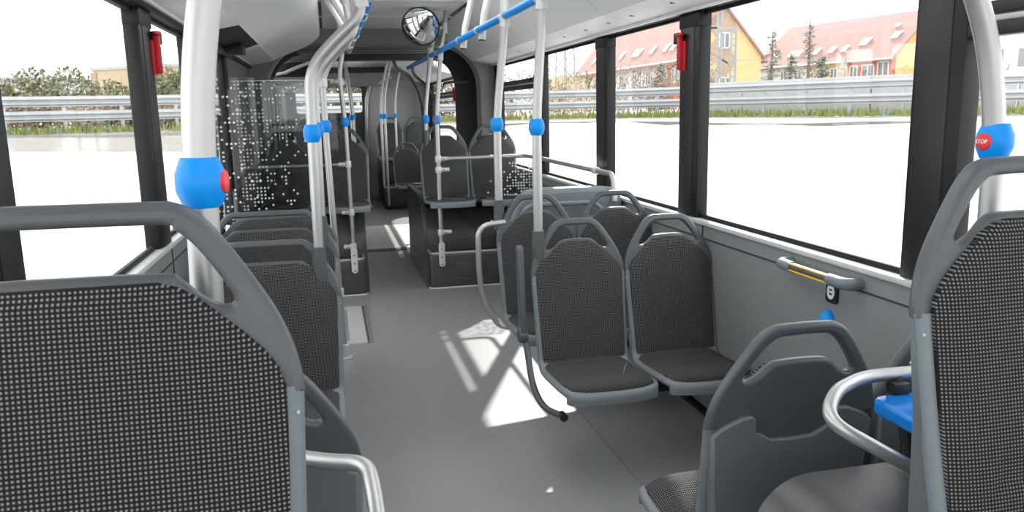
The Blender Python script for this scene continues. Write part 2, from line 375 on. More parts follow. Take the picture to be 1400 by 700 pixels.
# ceiling lamps
LP = []
for y0 in (-1.3, .55, 2.4, 4.25):
    for x0 in (.12, .64):
        t = empty('ceiling_light', (x0 + .17, y0 + .8, 2.27), 0, None, 'ceiling light', 'flush ceiling light panels')
        obj('frame', box(NB(), -.17, .17, -.8, .8, 0.0, .016, .004), ALUW, t); obj('diffuser', box(NB(), -.15, .15, -.78, .78, -.006, .004, .003), LAMP, t); LP.append(t)
for k, t in enumerate(LP):
    t['label'] = ['long white ceiling light panel of the left row', 'long white ceiling light panel of the right row'][k % 2] + [' nearest the windscreen', ' above the raised foreground seats', ' above the front pair of seats', ' ending by the round mirror'][k // 2]

# front end behind the camera
wf = obj('wall_front', box(NB(), XL, XR, Y0 - .05, Y0, 0, .85), DADO); tag(wf, kind='structure')
tag(obj('wall_front', box(NB(), XL, XR, Y0 - .05, Y0, 2.05, 2.34), CEILD), kind='structure')
t = empty('window_20', kind='structure'); obj('pane', box(NB(), XL, XR, Y0 - .03, Y0 - .024, .85, 2.05), GLASS, t)
# rear end
wb = obj('wall_back', merged(NB(), remap(plate([[(XL, 0), (XR, 0), (XR, 2.34), (XL, 2.34)], rrect(-.52, .655, 1.47, 1.93, .07)], .04), lambda c: Vector((c.x, YE + c.z, c.y)))), CEILD); tag(wb, kind='structure')
t = empty('window_21', kind='structure'); obj('pane', box(NB(), -.55, .68, YE + .01, YE + .016, 1.45, 1.95), GLASS, t)
hb = obj('trim_60', box(NB(), -.62, XR - .05, 13.6, 13.66, 1.90, 2.115, .01), ARCHM); tag(hb, kind='structure')

# ------------------------------------------------------------------ articulation
def ring_plate(n, y, m, th, hole, outer=(XL - .03, XR + .03, 0, 2.34)):
    o_ = [(outer[0], outer[2]), (hole[0], outer[2])]
    x0, x1, zt, r = hole[0], hole[1], hole[2], hole[3]
    arc = [(x0 + r - r * math.cos(a), zt - r + r * math.sin(a)) for a in [PI / 2 * k / 8 for k in range(9)]]
    pts = [(outer[0], outer[2]), (x0, outer[2])] + arc + [(2 * .5 - x, z) for x, z in arc[::-1]] + [(x1, outer[2]), (outer[1], outer[2]), (outer[1], outer[3]), (outer[0], outer[3])]
    me = remap(plate([pts], th, .02), lambda c: Vector((c.x, y + c.z, c.y)))
    o = obj('trim_%d' % n, me, m); tag(o, kind='structure'); return o
ra = ring_plate(61, 8.22, ARCHM, .10, (-.53, 1.53, 2.13, .42))
rb2 = ring_plate(62, 10.5, CEILD, .08, (-.66, 1.66, 2.12, .30))
bl = empty('articulation_bellows', (0, 9.3, 0), 0, 'black pleated bellows joining the two halves of the bus', 'bellows')
bm = NB(); prof = []
NF = 13
for k in range(2 * NF + 1):
    y = -1.0 + 2.0 * k / (2 * NF); off = 0.0 if k % 2 == 0 else .055
    x0, x1, zt, r = -.62 - off, 1.62 + off, 2.20 + off, .45
    arc = [(x0 + r - r * math.cos(a), zt - r + r * math.sin(a)) for a in [PI / 2 * j / 8 for j in range(9)]]
    pts = [(x0, 0.0)] + arc + [(1.0 - x, z) for x, z in arc[::-1]] + [(x1, 0.0)]
    prof.append([bm.verts.new((x, y, z)) for x, z in pts])
for a, b in zip(prof[:-1], prof[1:]):
    for i in range(len(a) - 1): bm.faces.new((a[i], a[i + 1], b[i + 1], b[i]))
obj('pleats', bm, BELLOW, bl, angle=20)
for s in (-1, 1):
    X = .5 + s * 1.06
    for k in range(9):
        xx = X - s * (.02 + .035 * k); obj('side_slat', box(NB(), min(xx, xx - s * .03), max(xx, xx - s * .03), -.95, .95, .60 - .065 * k, .66 - .065 * k, .004), PODM, bl)
    bm = NB(); tube(bm, fillet([(X - s * .12, -.95, 1.0), (X - s * .14, .0, 1.12), (X - s * .12, .95, 1.10)], .3), .013, 8); obj('guide_rail', bm, BLACK, bl)
    bm = NB(); tube(bm, fillet([(X - s * .20, -.95, .66), (X - s * .20, .95, .80)], .3), .013, 8); obj('guide_rail', bm, BLACK, bl)
    bm = NB(); tube(bm, fillet([(X - s * .1, -.95, 1.78), (X - s * .22, .0, 1.80), (X - s * .1, .95, 1.76)], .3), .014, 8); obj('guide_rail', bm, BLACK, bl)
for k in range(5): obj('roof_slat', box(NB(), -.35, 1.35, -.9 + .38 * k, -.62 + .38 * k, 2.19, 2.215, .008), CEILD, bl)
tt = empty('floor_turntable', (.5, 9.62, 0), 0, 'ribbed pale aluminium floor plate in the articulation, sunlit at one corner', 'floor plate')
obj('base_plate', box(NB(), -1.1, 1.1, -1.0, 1.0, -.05, -.006), RIBM, tt)
for k in range(20): obj('rib', box(NB(), -1.02, 1.02, -.82 + .092 * k, -.82 + .092 * k + .06, -.006, .002, .003), RIBM, tt)
obj('lip', box(NB(), -1.05, 1.05, -1.0, -.84, -.006, .004, .002), BLACK, tt)

# ------------------------------------------------------------------ seats
TILT = 0.172
def yprof(z):                                     # front surface of the back, local y
    if z > .77: return -.045 + (z - .77) * TILT
    k = [(.36, -.112), (.40, -.112), (.46, -.103), (.60, -.077), (.77, -.045)]
    for (a, ya), (b, yb) in zip(k[:-1], k[1:]):
        if z <= b: return ya + (yb - ya) * max(0, (z - a) / (b - a))
def grid(bm, rows, nx, uv=None, close=None):
    V = [[bm.verts.new(p) for p in row] for row in rows]
    for i in range(len(V) - 1):
        for j in range(len(V[0]) - 1): bm.faces.new((V[i][j], V[i][j + 1], V[i + 1][j + 1], V[i + 1][j]))
    return V
def padded(bm, front, back):
    A = grid(bm, front, 0); B = grid(bm, back, 0); n, m = len(A), len(A[0])
    for i in range(n - 1):
        bm.faces.new((A[i][0], A[i + 1][0], B[i + 1][0], B[i][0])); bm.faces.new((A[i][-1], B[i][-1], B[i + 1][-1], A[i + 1][-1]))
    for j in range(m - 1):
        bm.faces.new((A[0][j], B[0][j], B[0][j + 1], A[0][j + 1])); bm.faces.new((A[-1][j], A[-1][j + 1], B[-1][j + 1], B[-1][j]))
    bmesh.ops.recalc_face_normals(bm, faces=bm.faces)
def build_seat(name, hw, label, handle=True):
    root = empty(name, (0, 0, 0), 0, label, 'seat')
    # --- shell: pan and lower back frame
    path = catmull([(-.535, .345, 0), (-.535, .378, 0), (-.51, .396, 0), (-.43, .396, 0), (-.28, .385, 0), (-.16, .380, 0), (-.122, .405, 0), (-.108, .46, 0), (-.078, .60, 0), (-.047, .775, 0)], 4)
    TS = [-1, -.98, -.94, -.85, -.7, -.5, -.25, 0, .25, .5, .7, .85, .94, .98, 1]; front, back = [], []
    for i, p in enumerate(path):
        q0, q1 = path[max(i - 1, 0)], path[min(i + 1, len(path) - 1)]; tg = (q1 - q0).normalized(); nr = Vector((tg.y, -tg.x, 0))    # points down / back
        y, z = p.x, p.y
        k = min(1, max(0, (-.40 - y) / .135)) if z < .43 else 0
        w = hw * (.955 - .075 * k ** 2) if z < .43 else hw * (.955 + .045 * (z - .43) / .345)
        fr, bk = [], []
        for t in TS:
            e = max(0, abs(t) - .8) / .2; rd = {1: .009, .98: .003}.get(abs(t), 0); bul = .035 * k * abs(t) ** 3
            off = nr * (rd - .004 * e * (abs(t) < .98)); fr.append((t * w, y + off.x + bul, z + off.y))
            th = (.021 if z > .6 else .026) - rd; bk.append((t * w, y + nr.x * th + bul, z + nr.y * th))
        front.append(fr); back.append(bk)
    bm = NB(); padded(bm, front, back); obj('seat_shell', bm, SHELL, root, angle=75)
    # --- upper piece with the grab handle
    right = [(hw, .765), (hw - .002, .79), (hw - .010, .825), (hw - .026, .865), (hw - .050, .907), (hw - .080, .953), (hw - .103, .983), (hw - .125, 1.002), (hw - .15, 1.011)]
    if not handle: right = [(hw, .765), (hw - .002, .79), (hw - .014, .825), (hw - .05, .872), (hw - .09, .908), (hw - .135, .926), (hw - .17, .93)]
    rs = [(p.x, p.y) for p in catmull([(a, b, 0) for a, b in right], 4)]
    outer = [(hw - .035, .69), (hw - .035, .764)] + rs + [(0, rs[-1][1] + .002)] + [(-a, b) for a, b in rs[::-1]] + [(-hw + .035, .764), (-hw + .035, .69)]
    outs = [outer]
    if handle:
        hol = [(0, .9845), (hw - .163, .983), (hw - .145, .977), (hw - .126, .961), (hw - .107, .937), (hw - .088, .908), (hw - .078, .889), (hw - .083, .881), (hw - .098, .882), (hw - .120, .896), (hw - .142, .916), (hw - .165, .923), (0, .925)]
        hs = [(p.x, p.y) for p in catmull([(a, b, 0) for a, b in hol], 3)]
        outs.append(hs + [(-a, b) for a, b in hs[::-1][1:-1]])
    me = remap(plate(outs, .0145, .0105, 3), lambda c: Vector((c.x, yprof(.77) + (c.y - .77) * TILT + .012 - c.z, c.y)))
    obj('grab_handle' if handle else 'back_frame', me, HANDLE, root, angle=50)
    # --- rear cover with the lobed top edge
    oc = [(hw - .035, .36), (hw - .033, .40), (hw - .030, .45), (hw - .027, .50), (hw - .023, .55), (hw - .02, .60), (hw - .012, .752), (hw - .034, .772), (hw - .08, .792), (hw - .105, .795), (hw - .118, .785), (hw - .120, .752), (hw - .14, .742), (hw * .25, .728), (0, .725)]
    oc = oc + [(-a, b) for a, b in oc[::-1][1:]]
    me = remap(plate([oc], .012, .006, 2), lambda c: Vector((c.x, yprof(.77) + (c.y - .77) * TILT + .026 - c.z + (max(0, .66 - c.y) * .22 if c.z < 0 else 0), c.y)))
    obj('back_cover', me, BACKC, root, angle=50)
    # --- padded fabric: back
    def wb(z):
        if z < .775: return (hw - .02) * (.955 + .045 * (z - .40) / .375)
        k = [(.775, hw - .021), (.80, hw - .028), (.825, hw - .045), (.85, hw - .070), (.875, hw - .098), (.895, hw - .122), (.908, hw - .142), (.915, hw - .165)]
        for (a, wa), (b, w2) in zip(k[:-1], k[1:]):
            if z <= b + 1e-6: return wa + (w2 - wa) * (z - a) / (b - a)
    nx = 17
    zs = [.405 + .37 * i / 14 for i in range(15)] + [.80, .825, .85, .875, .895, .908, .915]
    nx = 17; fr, bk = [], []
    for z in zs:
        w = wb(z); a, b = [], []
        for j in range(nx):
            t = -1 + 2 * j / (nx - 1); puff = .016 * (1 - abs(t) ** 6) * (1 if z < .905 else .55) + .006 - .010 * math.exp(-((z - .52) / .012) ** 2) * (abs(t) < .55) * .6
            dish = .010 * t * t
            a.append((t * w, yprof(z) - puff - dish * .6, z)); b.append((t * w, yprof(z) + .004, z))
        fr.append(a); bk.append(b)
    bm = NB(); padded(bm, fr, bk); uvl = bm.loops.layers.uv.new('UVMap')
    for f in bm.faces:
        for l in f.loops: l[uvl].uv = (l.vert.co.x, l.vert.co.z)
    obj('backrest_pad', bm, FABRIC, root, angle=60)
    # --- padded fabric: seat
    ys = [-.518, -.51, -.495, -.47, -.43, -.38, -.33, -.28, -.23, -.18, -.15, -.128]; fr, bk = [], []
    for i, y in enumerate(ys):
        base = .397 if y < -.42 else .397 - .016 * min(1, (y + .42) / .18)
        k = min(1, max(0, (-.40 - y) / .135)); w = hw * (.955 - .075 * k * k) - .022; a, b = [], []
        for j in range(nx):
            t = -1 + 2 * j / (nx - 1); top = .030 * (1 - abs(t) ** 5 * .75); lip = min(1, (y + .518) / .03) if y < -.488 else 1
            a.append((t * w, y + .035 * k * abs(t) ** 3, base + top * (.25 + .75 * max(0, lip) ** .5) - .012 * (1 - t * t) * (abs(y + .28) < .11))); b.append((t * w, y + .035 * k * abs(t) ** 3, base - .004))
        fr.append(a); bk.append(b)
    bm = NB(); padded(bm, fr, bk); uvl = bm.loops.layers.uv.new('UVMap')
    for f in bm.faces:
        for l in f.loops: l[uvl].uv = (l.vert.co.x, l.vert.co.y + l.vert.co.z)
    obj('seat_pad', bm, FABRIC, root, angle=60)
    # --- little screws and the bracket below
    for s in (-1, 1):
        obj('screw', lathe(NB(), [(.0024, -.0015), (.0024, .0015)], (s * (hw - .009), yprof(.742) - .0015, .742), 10, 'Y'), ALUW, root)
    bm = NB(); box(bm, -hw * .6, hw * .6, -.43, -.12, .325, .355, .006); obj('under_bracket', bm, BLACK, root)
    return root
HN, HWD = .2175, .32
seatN = build_seat('bus_seat', HN, 'x'); seatW = build_seat('wide_bus_seat', HWD, 'x'); seatL = build_seat('wide_bus_seat', HWD, 'x', False)
used = set()
def seat(proto, x, y, dz, label, rz=0, group=None):
    if proto not in used:
        used.add(proto); proto.location = (x, y, dz); proto.rotation_euler = (0, 0, rz); proto['label'] = label
        if group: proto['group'] = group
        return proto
    return dup(proto, (x, y, dz), rz, label, group)
s_nl = seat(seatW, -.369, 1.05, .384, 'large foreground wide seat with coarse woven fabric at the bottom left')
s_nr = seat(seatN, 1.105, 1.09, .392, 'large foreground seat with woven fabric cut by the right edge')
s_r1a = seat(seatN, 1.045, 3.35, 0, 'aisle seat of the front right pair with flipped up armrest', group=None)
s_r1b = seat(seatN, 1.478, 3.35, 0, 'window seat of the front right pair, beside the grey wall lining')
s_r2a = seat(seatN, 1.040, 4.05, .04, 'aisle seat of the second right pair with curved silver guard rail')
s_r2b = seat(seatN, 1.478, 4.05, .04, 'window seat of the second right pair, behind the front pair')
s_l2 = seat(seatW, -.303, 3.33, -.02, 'wide seat in left column directly behind the foreground left seat')
s_l3 = seat(seatW, -.303, 4.02, .02, 'wide seat in left column showing its handle above the one before')
s_l4 = seat(seatL, -.303, 4.66, .0, 'rearmost wide seat of the left column, only its fabric top showing')
s_sr = seat(seatN, 1.018, 1.555, 0, 'seat turned away from camera, showing its bare grey back shell', PI)
s_sr2 = seat(seatN, 1.452, 1.555, 0, 'window seat turned away beside the bare grey back shell', PI)
s_sl = seat(seatW, -.29, 1.58, 0, 'wide seat turned away behind the large left foreground seat', PI)
s_p1 = seat(seatN, .985, 7.05, .35, 'aisle seat on the right podium behind the glass screen')
s_p2 = seat(seatN, 1.42, 7.05, .35, 'window seat on the right podium behind the dotted glass')
s_q1 = seat(seatN, .115, 7.05, .35, 'dark aisle seat on the left podium behind the glass')
s_q2 = seat(seatN, -.37, 7.05, .35, 'dark window seat on the left podium behind the dotted glass')
s_b1 = seat(seatN, 1.165, 12.4, .0, 'small single seat in the rear half, in front of the others')
s_b2 = seat(seatN, .98, 13.25, .38, 'distant raised rear seat left of its pair, before grey tower')
s_b3 = seat(seatN, 1.43, 13.25, .38, 'distant raised rear seat right of its pair, by the rear window')
s_b4 = seat(seatN, .18, 13.3, .42, 'dark rear seat under the back window, nearest the aisle')
s_b5 = seat(seatN, -.30, 13.3, .42, 'dark rear seat under the back window, nearest the left wall')
s_b6 = seat(seatN, .02, 11.6, .30, 'dark seat on the left of the rear half, beside the aisle')
# extra parts that only some seats have
bm = NB(); pts = fillet([(-.262, -.06, .535), (-.262, -.045, .70), (-.262, -.03, .90)], .1)
pl = rrect(-.026, .026, .50, .91, .022); me = remap(plate([pl], .014, .007), lambda c: Vector((-.262 + c.z, -.06 + c.x + (c.y - .5) * .10, c.y)))
obj('armrest', me, HANDLE, s_r1a); 
bm = NB(); lathe(bm, [(.034, -.018), (.036, -.01), (.036, .01), (.034, .018)], (-.262, -.05, .515), 18, 'X'); obj('armrest_hinge', bm, HANDLE, s_r1a)
bm = NB(); tube(bm, fillet([(-.25, -.05, .50), (-.25, -.09, .44), (-.25, -.16, .32), (-.23, -.26, .25), (-.17, -.38, .25)], .06), .014, 10); obj('support_tube', bm, HANDLE, s_r1a)
bm = NB(); lathe(bm, [(.017, -.02), (.017, .02)], (-.175, -.37, .25), 14, 'Y'); obj('tube_end_cap', bm, BLACK, s_r1a)
bm = NB(); tube(bm, fillet([(-.19, -.13, .89), (-.335, -.15, .88), (-.335, -.15, .62), (-.315, -.15, .48), (-.24, -.15, .36), (-.19, -.16, .345)], .07, 8), .0145, 12); obj('guard_rail', bm, ALU, s_r2a)

# cantilever frames below the pairs
def frame(x0, x1, y, dz, label, wallx):
    t = empty('cantilever_beam', (0, y, dz), 0, label, 'seat beam')
    obj('cross_beam', box(NB(), x0, wallx, -.27, -.21, .27, .325, .006), BLACK, t)
    for xa in ((x0 + .12, x1) if wallx > 0 else (x1, x0 - .12)):
        obj('seat_arm', box(NB(), xa - .02, xa + .02, -.40, -.10, .30, .325, .004), BLACK, t)
    xw = wallx - .02 if wallx > 0 else wallx + .02
    bm = NB(); tube(bm, [(xw, -.24, .06), ((x0 + x1) / 2 + (.2 if wallx > 0 else -.2), -.24, .28)], .018, 8); obj('strut', bm, BLACK, t)
    return t
frame(.93, 1.5, 3.35, 0, 'black cantilever beam under the front right seat pair', 1.685)
frame(.93, 1.5, 4.05, .04, 'black cantilever beam under the second right seat pair', 1.685)
frame(-.12, -.5, 3.33, -.02, 'black cantilever beam under the second left wide seat', -.685)
frame(-.12, -.5, 4.02, .02, 'black cantilever beam under the third left wide seat', -.685)
frame(-.12, -.5, 4.66, 0, 'black cantilever beam under the rearmost left wide seat', -.685)

def cant(x0, x1, y, label, wallx):                 # same frame for the seats that face the other way
    t = frame(x0, x1, 0, 0, label, wallx); t.location = (0, y + .48, 0); return t
cant(.93, 1.5, 1.58, 'black cantilever beam under the turned away right seats', 1.685)
cant(-.05, -.5, 1.58, 'black cantilever beam under the turned away left seat', -.685)

# ------------------------------------------------------------------ podiums and wheel boxes
def podium(name, label, x0, x1, y0, y1, wallside, plates):
    t = empty(name, (0, 0, 0), 0, label, 'podium')
    # front box
    bm = NB(); box(bm, x0, x1, y0, y1, 0, .305, .03, 4); obj('step_box', bm, PODM, t)
    # curved wheel cover
    poly = [(y1, .0), (y0 + .16, .0), (y0 + .16, .33)] + [(y0 + .16 + .38 * (1 - math.cos(a)), .33 + .37 * math.sin(a)) for a in [PI / 2 * k / 9 for k in range(1, 10)]] + [(y1, .70)]
    e = .012
    a, b = (x0 + e, x1) if wallside > 0 else (x0, x1 - e)
    bm = NB(); prism_yz(bm, poly, a, b); obj('wheel_cover', bm, PODM, t, angle=30)
    # bright edge trim
    ix = x0 if wallside > 0 else x1; sg = 1 if wallside > 0 else -1
    ox = x1 if wallside > 0 else x0
    bm = NB(); tube(bm, fillet([(ox, y0 + .012, .30), (ix + sg * .012, y0 + .012, .30), (ix + sg * .012, y0 + .20, .305)], .05), .013, 10); obj('edge_trim', bm, ALU, t)
    # side cheek
    pc = [(y0 + .20, .30)] + [(y0 + .20 + .40 * (1 - math.cos(a)), .36 + .40 * math.sin(a)) for a in [PI / 2 * k / 8 for k in range(9)]] + [(y1, .76), (y1, 0), (y0 + .06, 0), (y0 + .04, .2)]
    a, b = sorted((ix - sg * .022, ix + sg * .03)); bm = NB(); prism_yz(bm, pc, a, b); obj('side_cheek', bm, PODM, t, angle=30)
    # floor skirting and plates on the front
    bm = NB(); tube(bm, fillet([(ox, y0 - .004, .005), (ix - sg * .004, y0 - .004, .005), (ix - sg * .004, y1, .005)], .05), .008, 8); obj('skirting', bm, ALUW, t)
    for (a, b, z0, z1) in plates:
        p = obj('service_plate', box(NB(), a, b, y0 - .006, y0 + .01, z0, z1, .004), PODM, t)
        for xx in (a + .015, b - .015):
            for zz in (z0 + .015, z1 - .015): obj('plate_screw', lathe(NB(), [(.005, -.003), (.005, .003)], (xx, y0 - .006, zz), 8, 'Y'), BLACK, p)
    return t
podium('wheel_arch_podium', 'charcoal podium under the two right seats behind glass, beside the aisle', .775, 1.68, 6.6, 8.1, 1, [(1.0, 1.26, .10, .22)])
podium('wheel_arch_podium', 'charcoal podium at the left of the aisle with silver edge trim', -.68, .242, 6.56, 8.1, -1, [(-.12, .06, .10, .22)])
t = empty('rear_podium', (0, 0, 0), 0, 'dark podium under the rear seats, right of the rear aisle', 'podium')
obj('lower_box', box(NB(), .80, 1.68, 12.35, 14.0, 0, .34, .02), PODM, t); obj('upper_box', box(NB(), .80, 1.68, 12.85, 14.0, .33, .72, .02), PODM, t)
bm = NB(); tube(bm, [(.80, 12.35, .335), (1.68, 12.35, .335)], .012, 8); obj('edge_trim', bm, ALU, t)
t = empty('rear_podium', (0, 0, 0), 0, 'dark podium under the rear left seats, left of the rear aisle', 'podium')
obj('lower_box', box(NB(), -.68, .33, 11.1, 12.4, 0, .62, .02), PODM, t); obj('upper_box', box(NB(), -.68, .45, 12.5, 15.1, .0, .75, .02), PODM, t)
# engine tower
t = empty('engine_tower', (0, 0, 0), 0, 'grey rounded engine tower in the rear right corner', 'engine cover')
oc = [(.64, 0), (.66, .9), (.70, 1.7), (.76, 1.93), (.86, 2.04), (1.0, 2.08), (1.68, 2.08), (1.68, 0)]
TOWER = mat('pale grey engine tower', (0.42, 0.425, 0.43), 0.5)
obj('tower_body', merged(NB(), remap(plate([oc], .62, .03), lambda c: Vector((c.x, 14.5 + c.z, c.y)))), TOWER, t)
obj('door_panel', box(NB(), 1.0, 1.5, 13.872, 13.9, .75, 1.95, .01), TOWER, t)
bm = NB(); tube(bm, fillet([(.65, 13.86, .4), (.655, 13.86, 1.2), (.70, 13.86, 1.75), (.78, 13.86, 2.0)], .2), .012, 8); obj('edge_rail', bm, ALU, t)
t = empty('dark_filler', (0, 0, 0), 0, 'dark overhead cabinet added to darken the rear half, upper left behind the glass', 'filler')  # assumed box, put in to make this rear corner dim
obj('filler_body', box(NB(), -.68, -.04, 10.9, 11.6, 1.84, 2.28, .02), CEILD, t); obj('lid', box(NB(), -.64, -.08, 10.885, 10.9, 1.90, 2.22, .01), BLACK, t)
bm = NB(); tube(bm, [(-.66, 10.86, 1.86), (-.06, 10.86, 1.86)], .014, 8); obj('edge_rail', bm, ALU, t)
# front wheel boxes with luggage trays
def front_box(sg, x0, x1, label, lab2, lab3):
    a, b = sorted((x0, x1))
    t = empty('wheel_arch_box', (0, 0, 0), 0, label, 'wheel box')
    r = .13; w = x0; ar = [(w + sg * (r - r * math.cos(q)), .757 - r + r * math.sin(q)) for q in [PI / 2 * k / 10 for k in range(11)]]
    pl = [(w + sg * .03, 0)] + ar + [(x1, .757), (x1, 0)]
    bm = NB(); prism_xz(bm, pl, 1.13, 1.345)
    es = [e for e in bm.edges if abs(e.verts[0].co.y - e.verts[1].co.y) < 1e-5 and max(e.verts[0].co.z, e.verts[1].co.z) > .3 and abs(e.verts[0].co.x - x1) > .01]
    bmesh.ops.bevel(bm, geom=es, offset=.012, segments=3, affect='EDGES', profile=.5)
    obj('arch_cover', bm, PODM, t, angle=40)
    c, d = sorted((x0 + sg * .10, x1)); obj('seat_plinth', box(NB(), c, d, .2, 1.13, 0, .62, .02), PODM, t)
    return t
front_box(1, .785, 1.68, 'dark textured wheel arch box behind the right foreground seat', '', '')
front_box(-1, -.06, -.68, 'dark wheel arch box hidden behind the left foreground seat', '', '')
def lug(sg, x_in, x_wall, label):
    t = empty('guard_rail', (0, 0, 0), 0, label, 'guard rail')
    if sg > 0: pts = [(x_wall, 1.385, .925), (1.05, 1.38, .936), (.935, 1.31, .94), (.872, 1.24, .915), (.95, 1.20, .868), (1.065, 1.18, .80), (1.12, 1.175, .765)]
    else: pts = [(x_wall, 1.385, .925), (-.16, 1.38, .922), (-.04, 1.30, .921), (.030, 1.26, .927), (.036, 1.20, .91), (.041, 1.14, .864), (-.02, 1.16, .80), (-.06, 1.17, .74)]
    bm = NB(); tube(bm, fillet(pts, .05, 8), .0135, 14); obj('tube', bm, ALU, t)
    obj('wall_flange', lathe(NB(), [(.03, -.006), (.03, .006)], (x_wall - sg * .004, 1.385, .925), 16, 'X'), ALUW, t)
    xp = 1.13 if sg > 0 else -.16
    bm = NB(); tube(bm, [(xp, 1.378, .93), (xp, 1.335, .80), (xp, 1.33, .757)], .012, 10); obj('post', bm, BLACK, t)
    return t
lug(1, .838, 1.685, 'silver guard rail loop around the blue tray, right foreground')
lug(-1, .036, -.685, 'silver guard rail bend at the bottom left of the aisle')
t = empty('luggage_tray', (0, 0, 0), 0, 'glossy blue luggage tray inside the right silver guard rail', 'tray')
BLG = mat('glossy blue tray', (0.006, 0.20, 0.66), 0.16)
pl = rrect(1.05, 1.64, 1.10, 1.36, .03); obj('tray_top', merged(NB(), remap(plate([pl], .016, .008, 3), lambda c: Vector((c.x, c.y, .885 + c.z)))), BLG, t)
for xx, yy in ((1.22, 1.28), (1.55, 1.28)): obj('leg', box(NB(), xx - .015, xx + .015, yy - .015, yy + .015, .76, .885, .003), BLACK, t)
obj('clip', box(NB(), 1.10, 1.14, 1.345, 1.372, .90, .925, .004), BLACK, t)

# ------------------------------------------------------------------ poles
def stop_button(t, x, y, z, face, letters=False, red=True, sc=1.0):
    prof = [(.0225, -.035), (.0255, -.034), (.0340, -.013), (.0345, 0), (.0340, .013), (.0255, .034), (.0225, .035)]
    hsg = obj('button_housing', lathe(NB(), [(a * sc, b * sc) for a, b in prof], (x, y, z), 20), BLUE, t, angle=25)
    bm = NB(); lathe(bm, [(.0262 * sc, -.022 * sc), (.0290 * sc, -.0215 * sc), (.0290 * sc, -.0205 * sc), (.0262 * sc, -.020 * sc)], (x, y, z), 20); obj('housing_seam', bm, mat('dark blue seam', (0.004, .12, .40), .5) if 'dark blue seam' not in MATS else MATS['dark blue seam'], hsg)
    if red:
        f = Vector((face[0], face[1], 0)).normalized()
        M = Matrix.Translation(Vector((x, y, z)) + f * .0275 * sc) @ f.to_track_quat('Z', 'Y').to_matrix().to_4x4()
        bm = NB(); lathe(bm, [(.0175 * sc, -.008), (.0175 * sc, .004 * sc), (.0155 * sc, .0075 * sc), (.009 * sc, .0092 * sc), (.001, .0095 * sc)], (0, 0, 0), 20); bm.transform(M); obj('stop_button', bm, RED, hsg, angle=30)
        if letters:
            me = text_mesh('STOP', .0105); q = Vector((f.x, f.y, 0)); right = Vector((-f.y, f.x, 0))
            me.transform(Matrix(((right.x, 0, f.x, x + f.x * .0372 * sc), (right.y, 0, f.y, y + f.y * .0372 * sc), (0, 1, 0, z), (0, 0, 0, 1)))); obj('stop_lettering', me, WHITE, hsg, smooth=False)
    return hsg
def pole(label, pts, y, face=(1, -.4), button=True, r=.0205, socket=None, group=None, letters=False, red=True, bend=.12, base=None, sleeve=None, btn_z=1.417, name='grab_pole'):
    t = empty(name, (0, 0, 0), 0, label, 'grab pole', group)
    P = [(p[0], y + (p[2] if len(p) > 2 else 0), p[1]) for p in pts]
    bm = NB(); tube(bm, fillet(P, bend, 8), r, 16); obj('tube', bm, ALU, t, angle=60)
    if button:
        x = None
        for a, b in zip(P[:-1], P[1:]):
            if a[2] <= btn_z <= b[2]: k = (btn_z - a[2]) / (b[2] - a[2]); x = a[0] + (b[0] - a[0]) * k; yy = a[1] + (b[1] - a[1]) * k
        stop_button(t, x, yy, btn_z - (.006 if r > .021 else 0), face, letters, red, .96 if y < 2 else 1.0)
    if socket:
        sx, sz = P[0][0], P[0][2]
        bm = NB(); lathe(bm, [(.030, -.14), (.029, -.06), (.0265, .0), (.0265, .012), (.0225, .014)], (sx, P[0][1], sz), 16); obj('pole_socket', bm, HANDLE, t)
    if sleeve:
        for (xa, za, xb, zb) in sleeve:
            bm = NB(); tube(bm, [(xa, P[-1][1], za), (xb, P[-1][1], zb)], r * 1.28, 14); obj('rail_sleeve', bm, ALUW, t)
    if base == 'floor':
        bm = NB(); lathe(bm, [(.042, 0), (.042, .012), (.028, .016), (.026, .09), (.0215, .095)], (P[0][0], P[0][1], 0), 18); obj('floor_flange', bm, ALUW, t)
    if base == 'bracket':
        x0, y_, z0 = P[0]
        bm = NB(); merged(bm, remap(plate([rrect(-.026, .026, z0 - .10, z0 + .11, .025)], .008, .004), lambda c: Vector((x0 + c.x, y_ - .020 + c.z, c.y)))); obj('mounting_bracket', bm, ALUW, t)
        for dz in (-.08, -.02, .05): obj('bracket_screw', lathe(NB(), [(.006, -.004), (.006, .004)], (x0, y_ - .028, z0 + dz), 8, 'Y'), SCREW, t)
    return t
def clamp(t, x, y, z, sgn, ln=.075):
    bm = NB(); lathe(bm, [(.026, -.026), (.028, -.02), (.028, .02), (.026, .026)], (x, y, z), 14); tube(bm, [(x, y, z), (x + sgn * ln, y, z)], .018, 12); o = obj('clamp', bm, ALUW, t)
    obj('clamp_screw', lathe(NB(), [(.0055, -.003), (.0055, .003)], (x + sgn * .042, y - .017, z), 8, 'Y'), SCREW, o)
RX, RZ = .905, 1.955
# right row
pole('bright pole on the shoulder of the front right pair, tallest of the row', [(.872, .955), (.872, 1.45), (.905, 1.93), (.935, 2.26)], 3.34, (-.55, 1), socket=True, red=False, sleeve=[(.903, 1.90, .907, 2.02)])
pole('second bright pole, on the second right pair', [(.850, 1.015), (.850, 1.45), (.905, 1.93), (.94, 2.26)], 4.06, (-.55, 1), socket=True, red=False, sleeve=[(.903, 1.90, .908, 2.04)])
p600 = pole('slim pole with red stop button, fixed to the right podium front', [(.873, .30), (.873, 1.45), (.925, 1.93), (.985, 2.27)], 6.565, (-.35, -1), base='bracket', sleeve=[(.921, 1.89, .93, 2.0)], r=.0185)
p585 = pole('slim pole on the right podium seat shoulder, left of its row', [(.835, 1.31), (.84, 1.5), (.90, 1.93), (.96, 2.27)], 7.03, (1, -.3), socket=True, red=False, sleeve=[(.899, 1.89, .905, 2.02)], r=.0185)
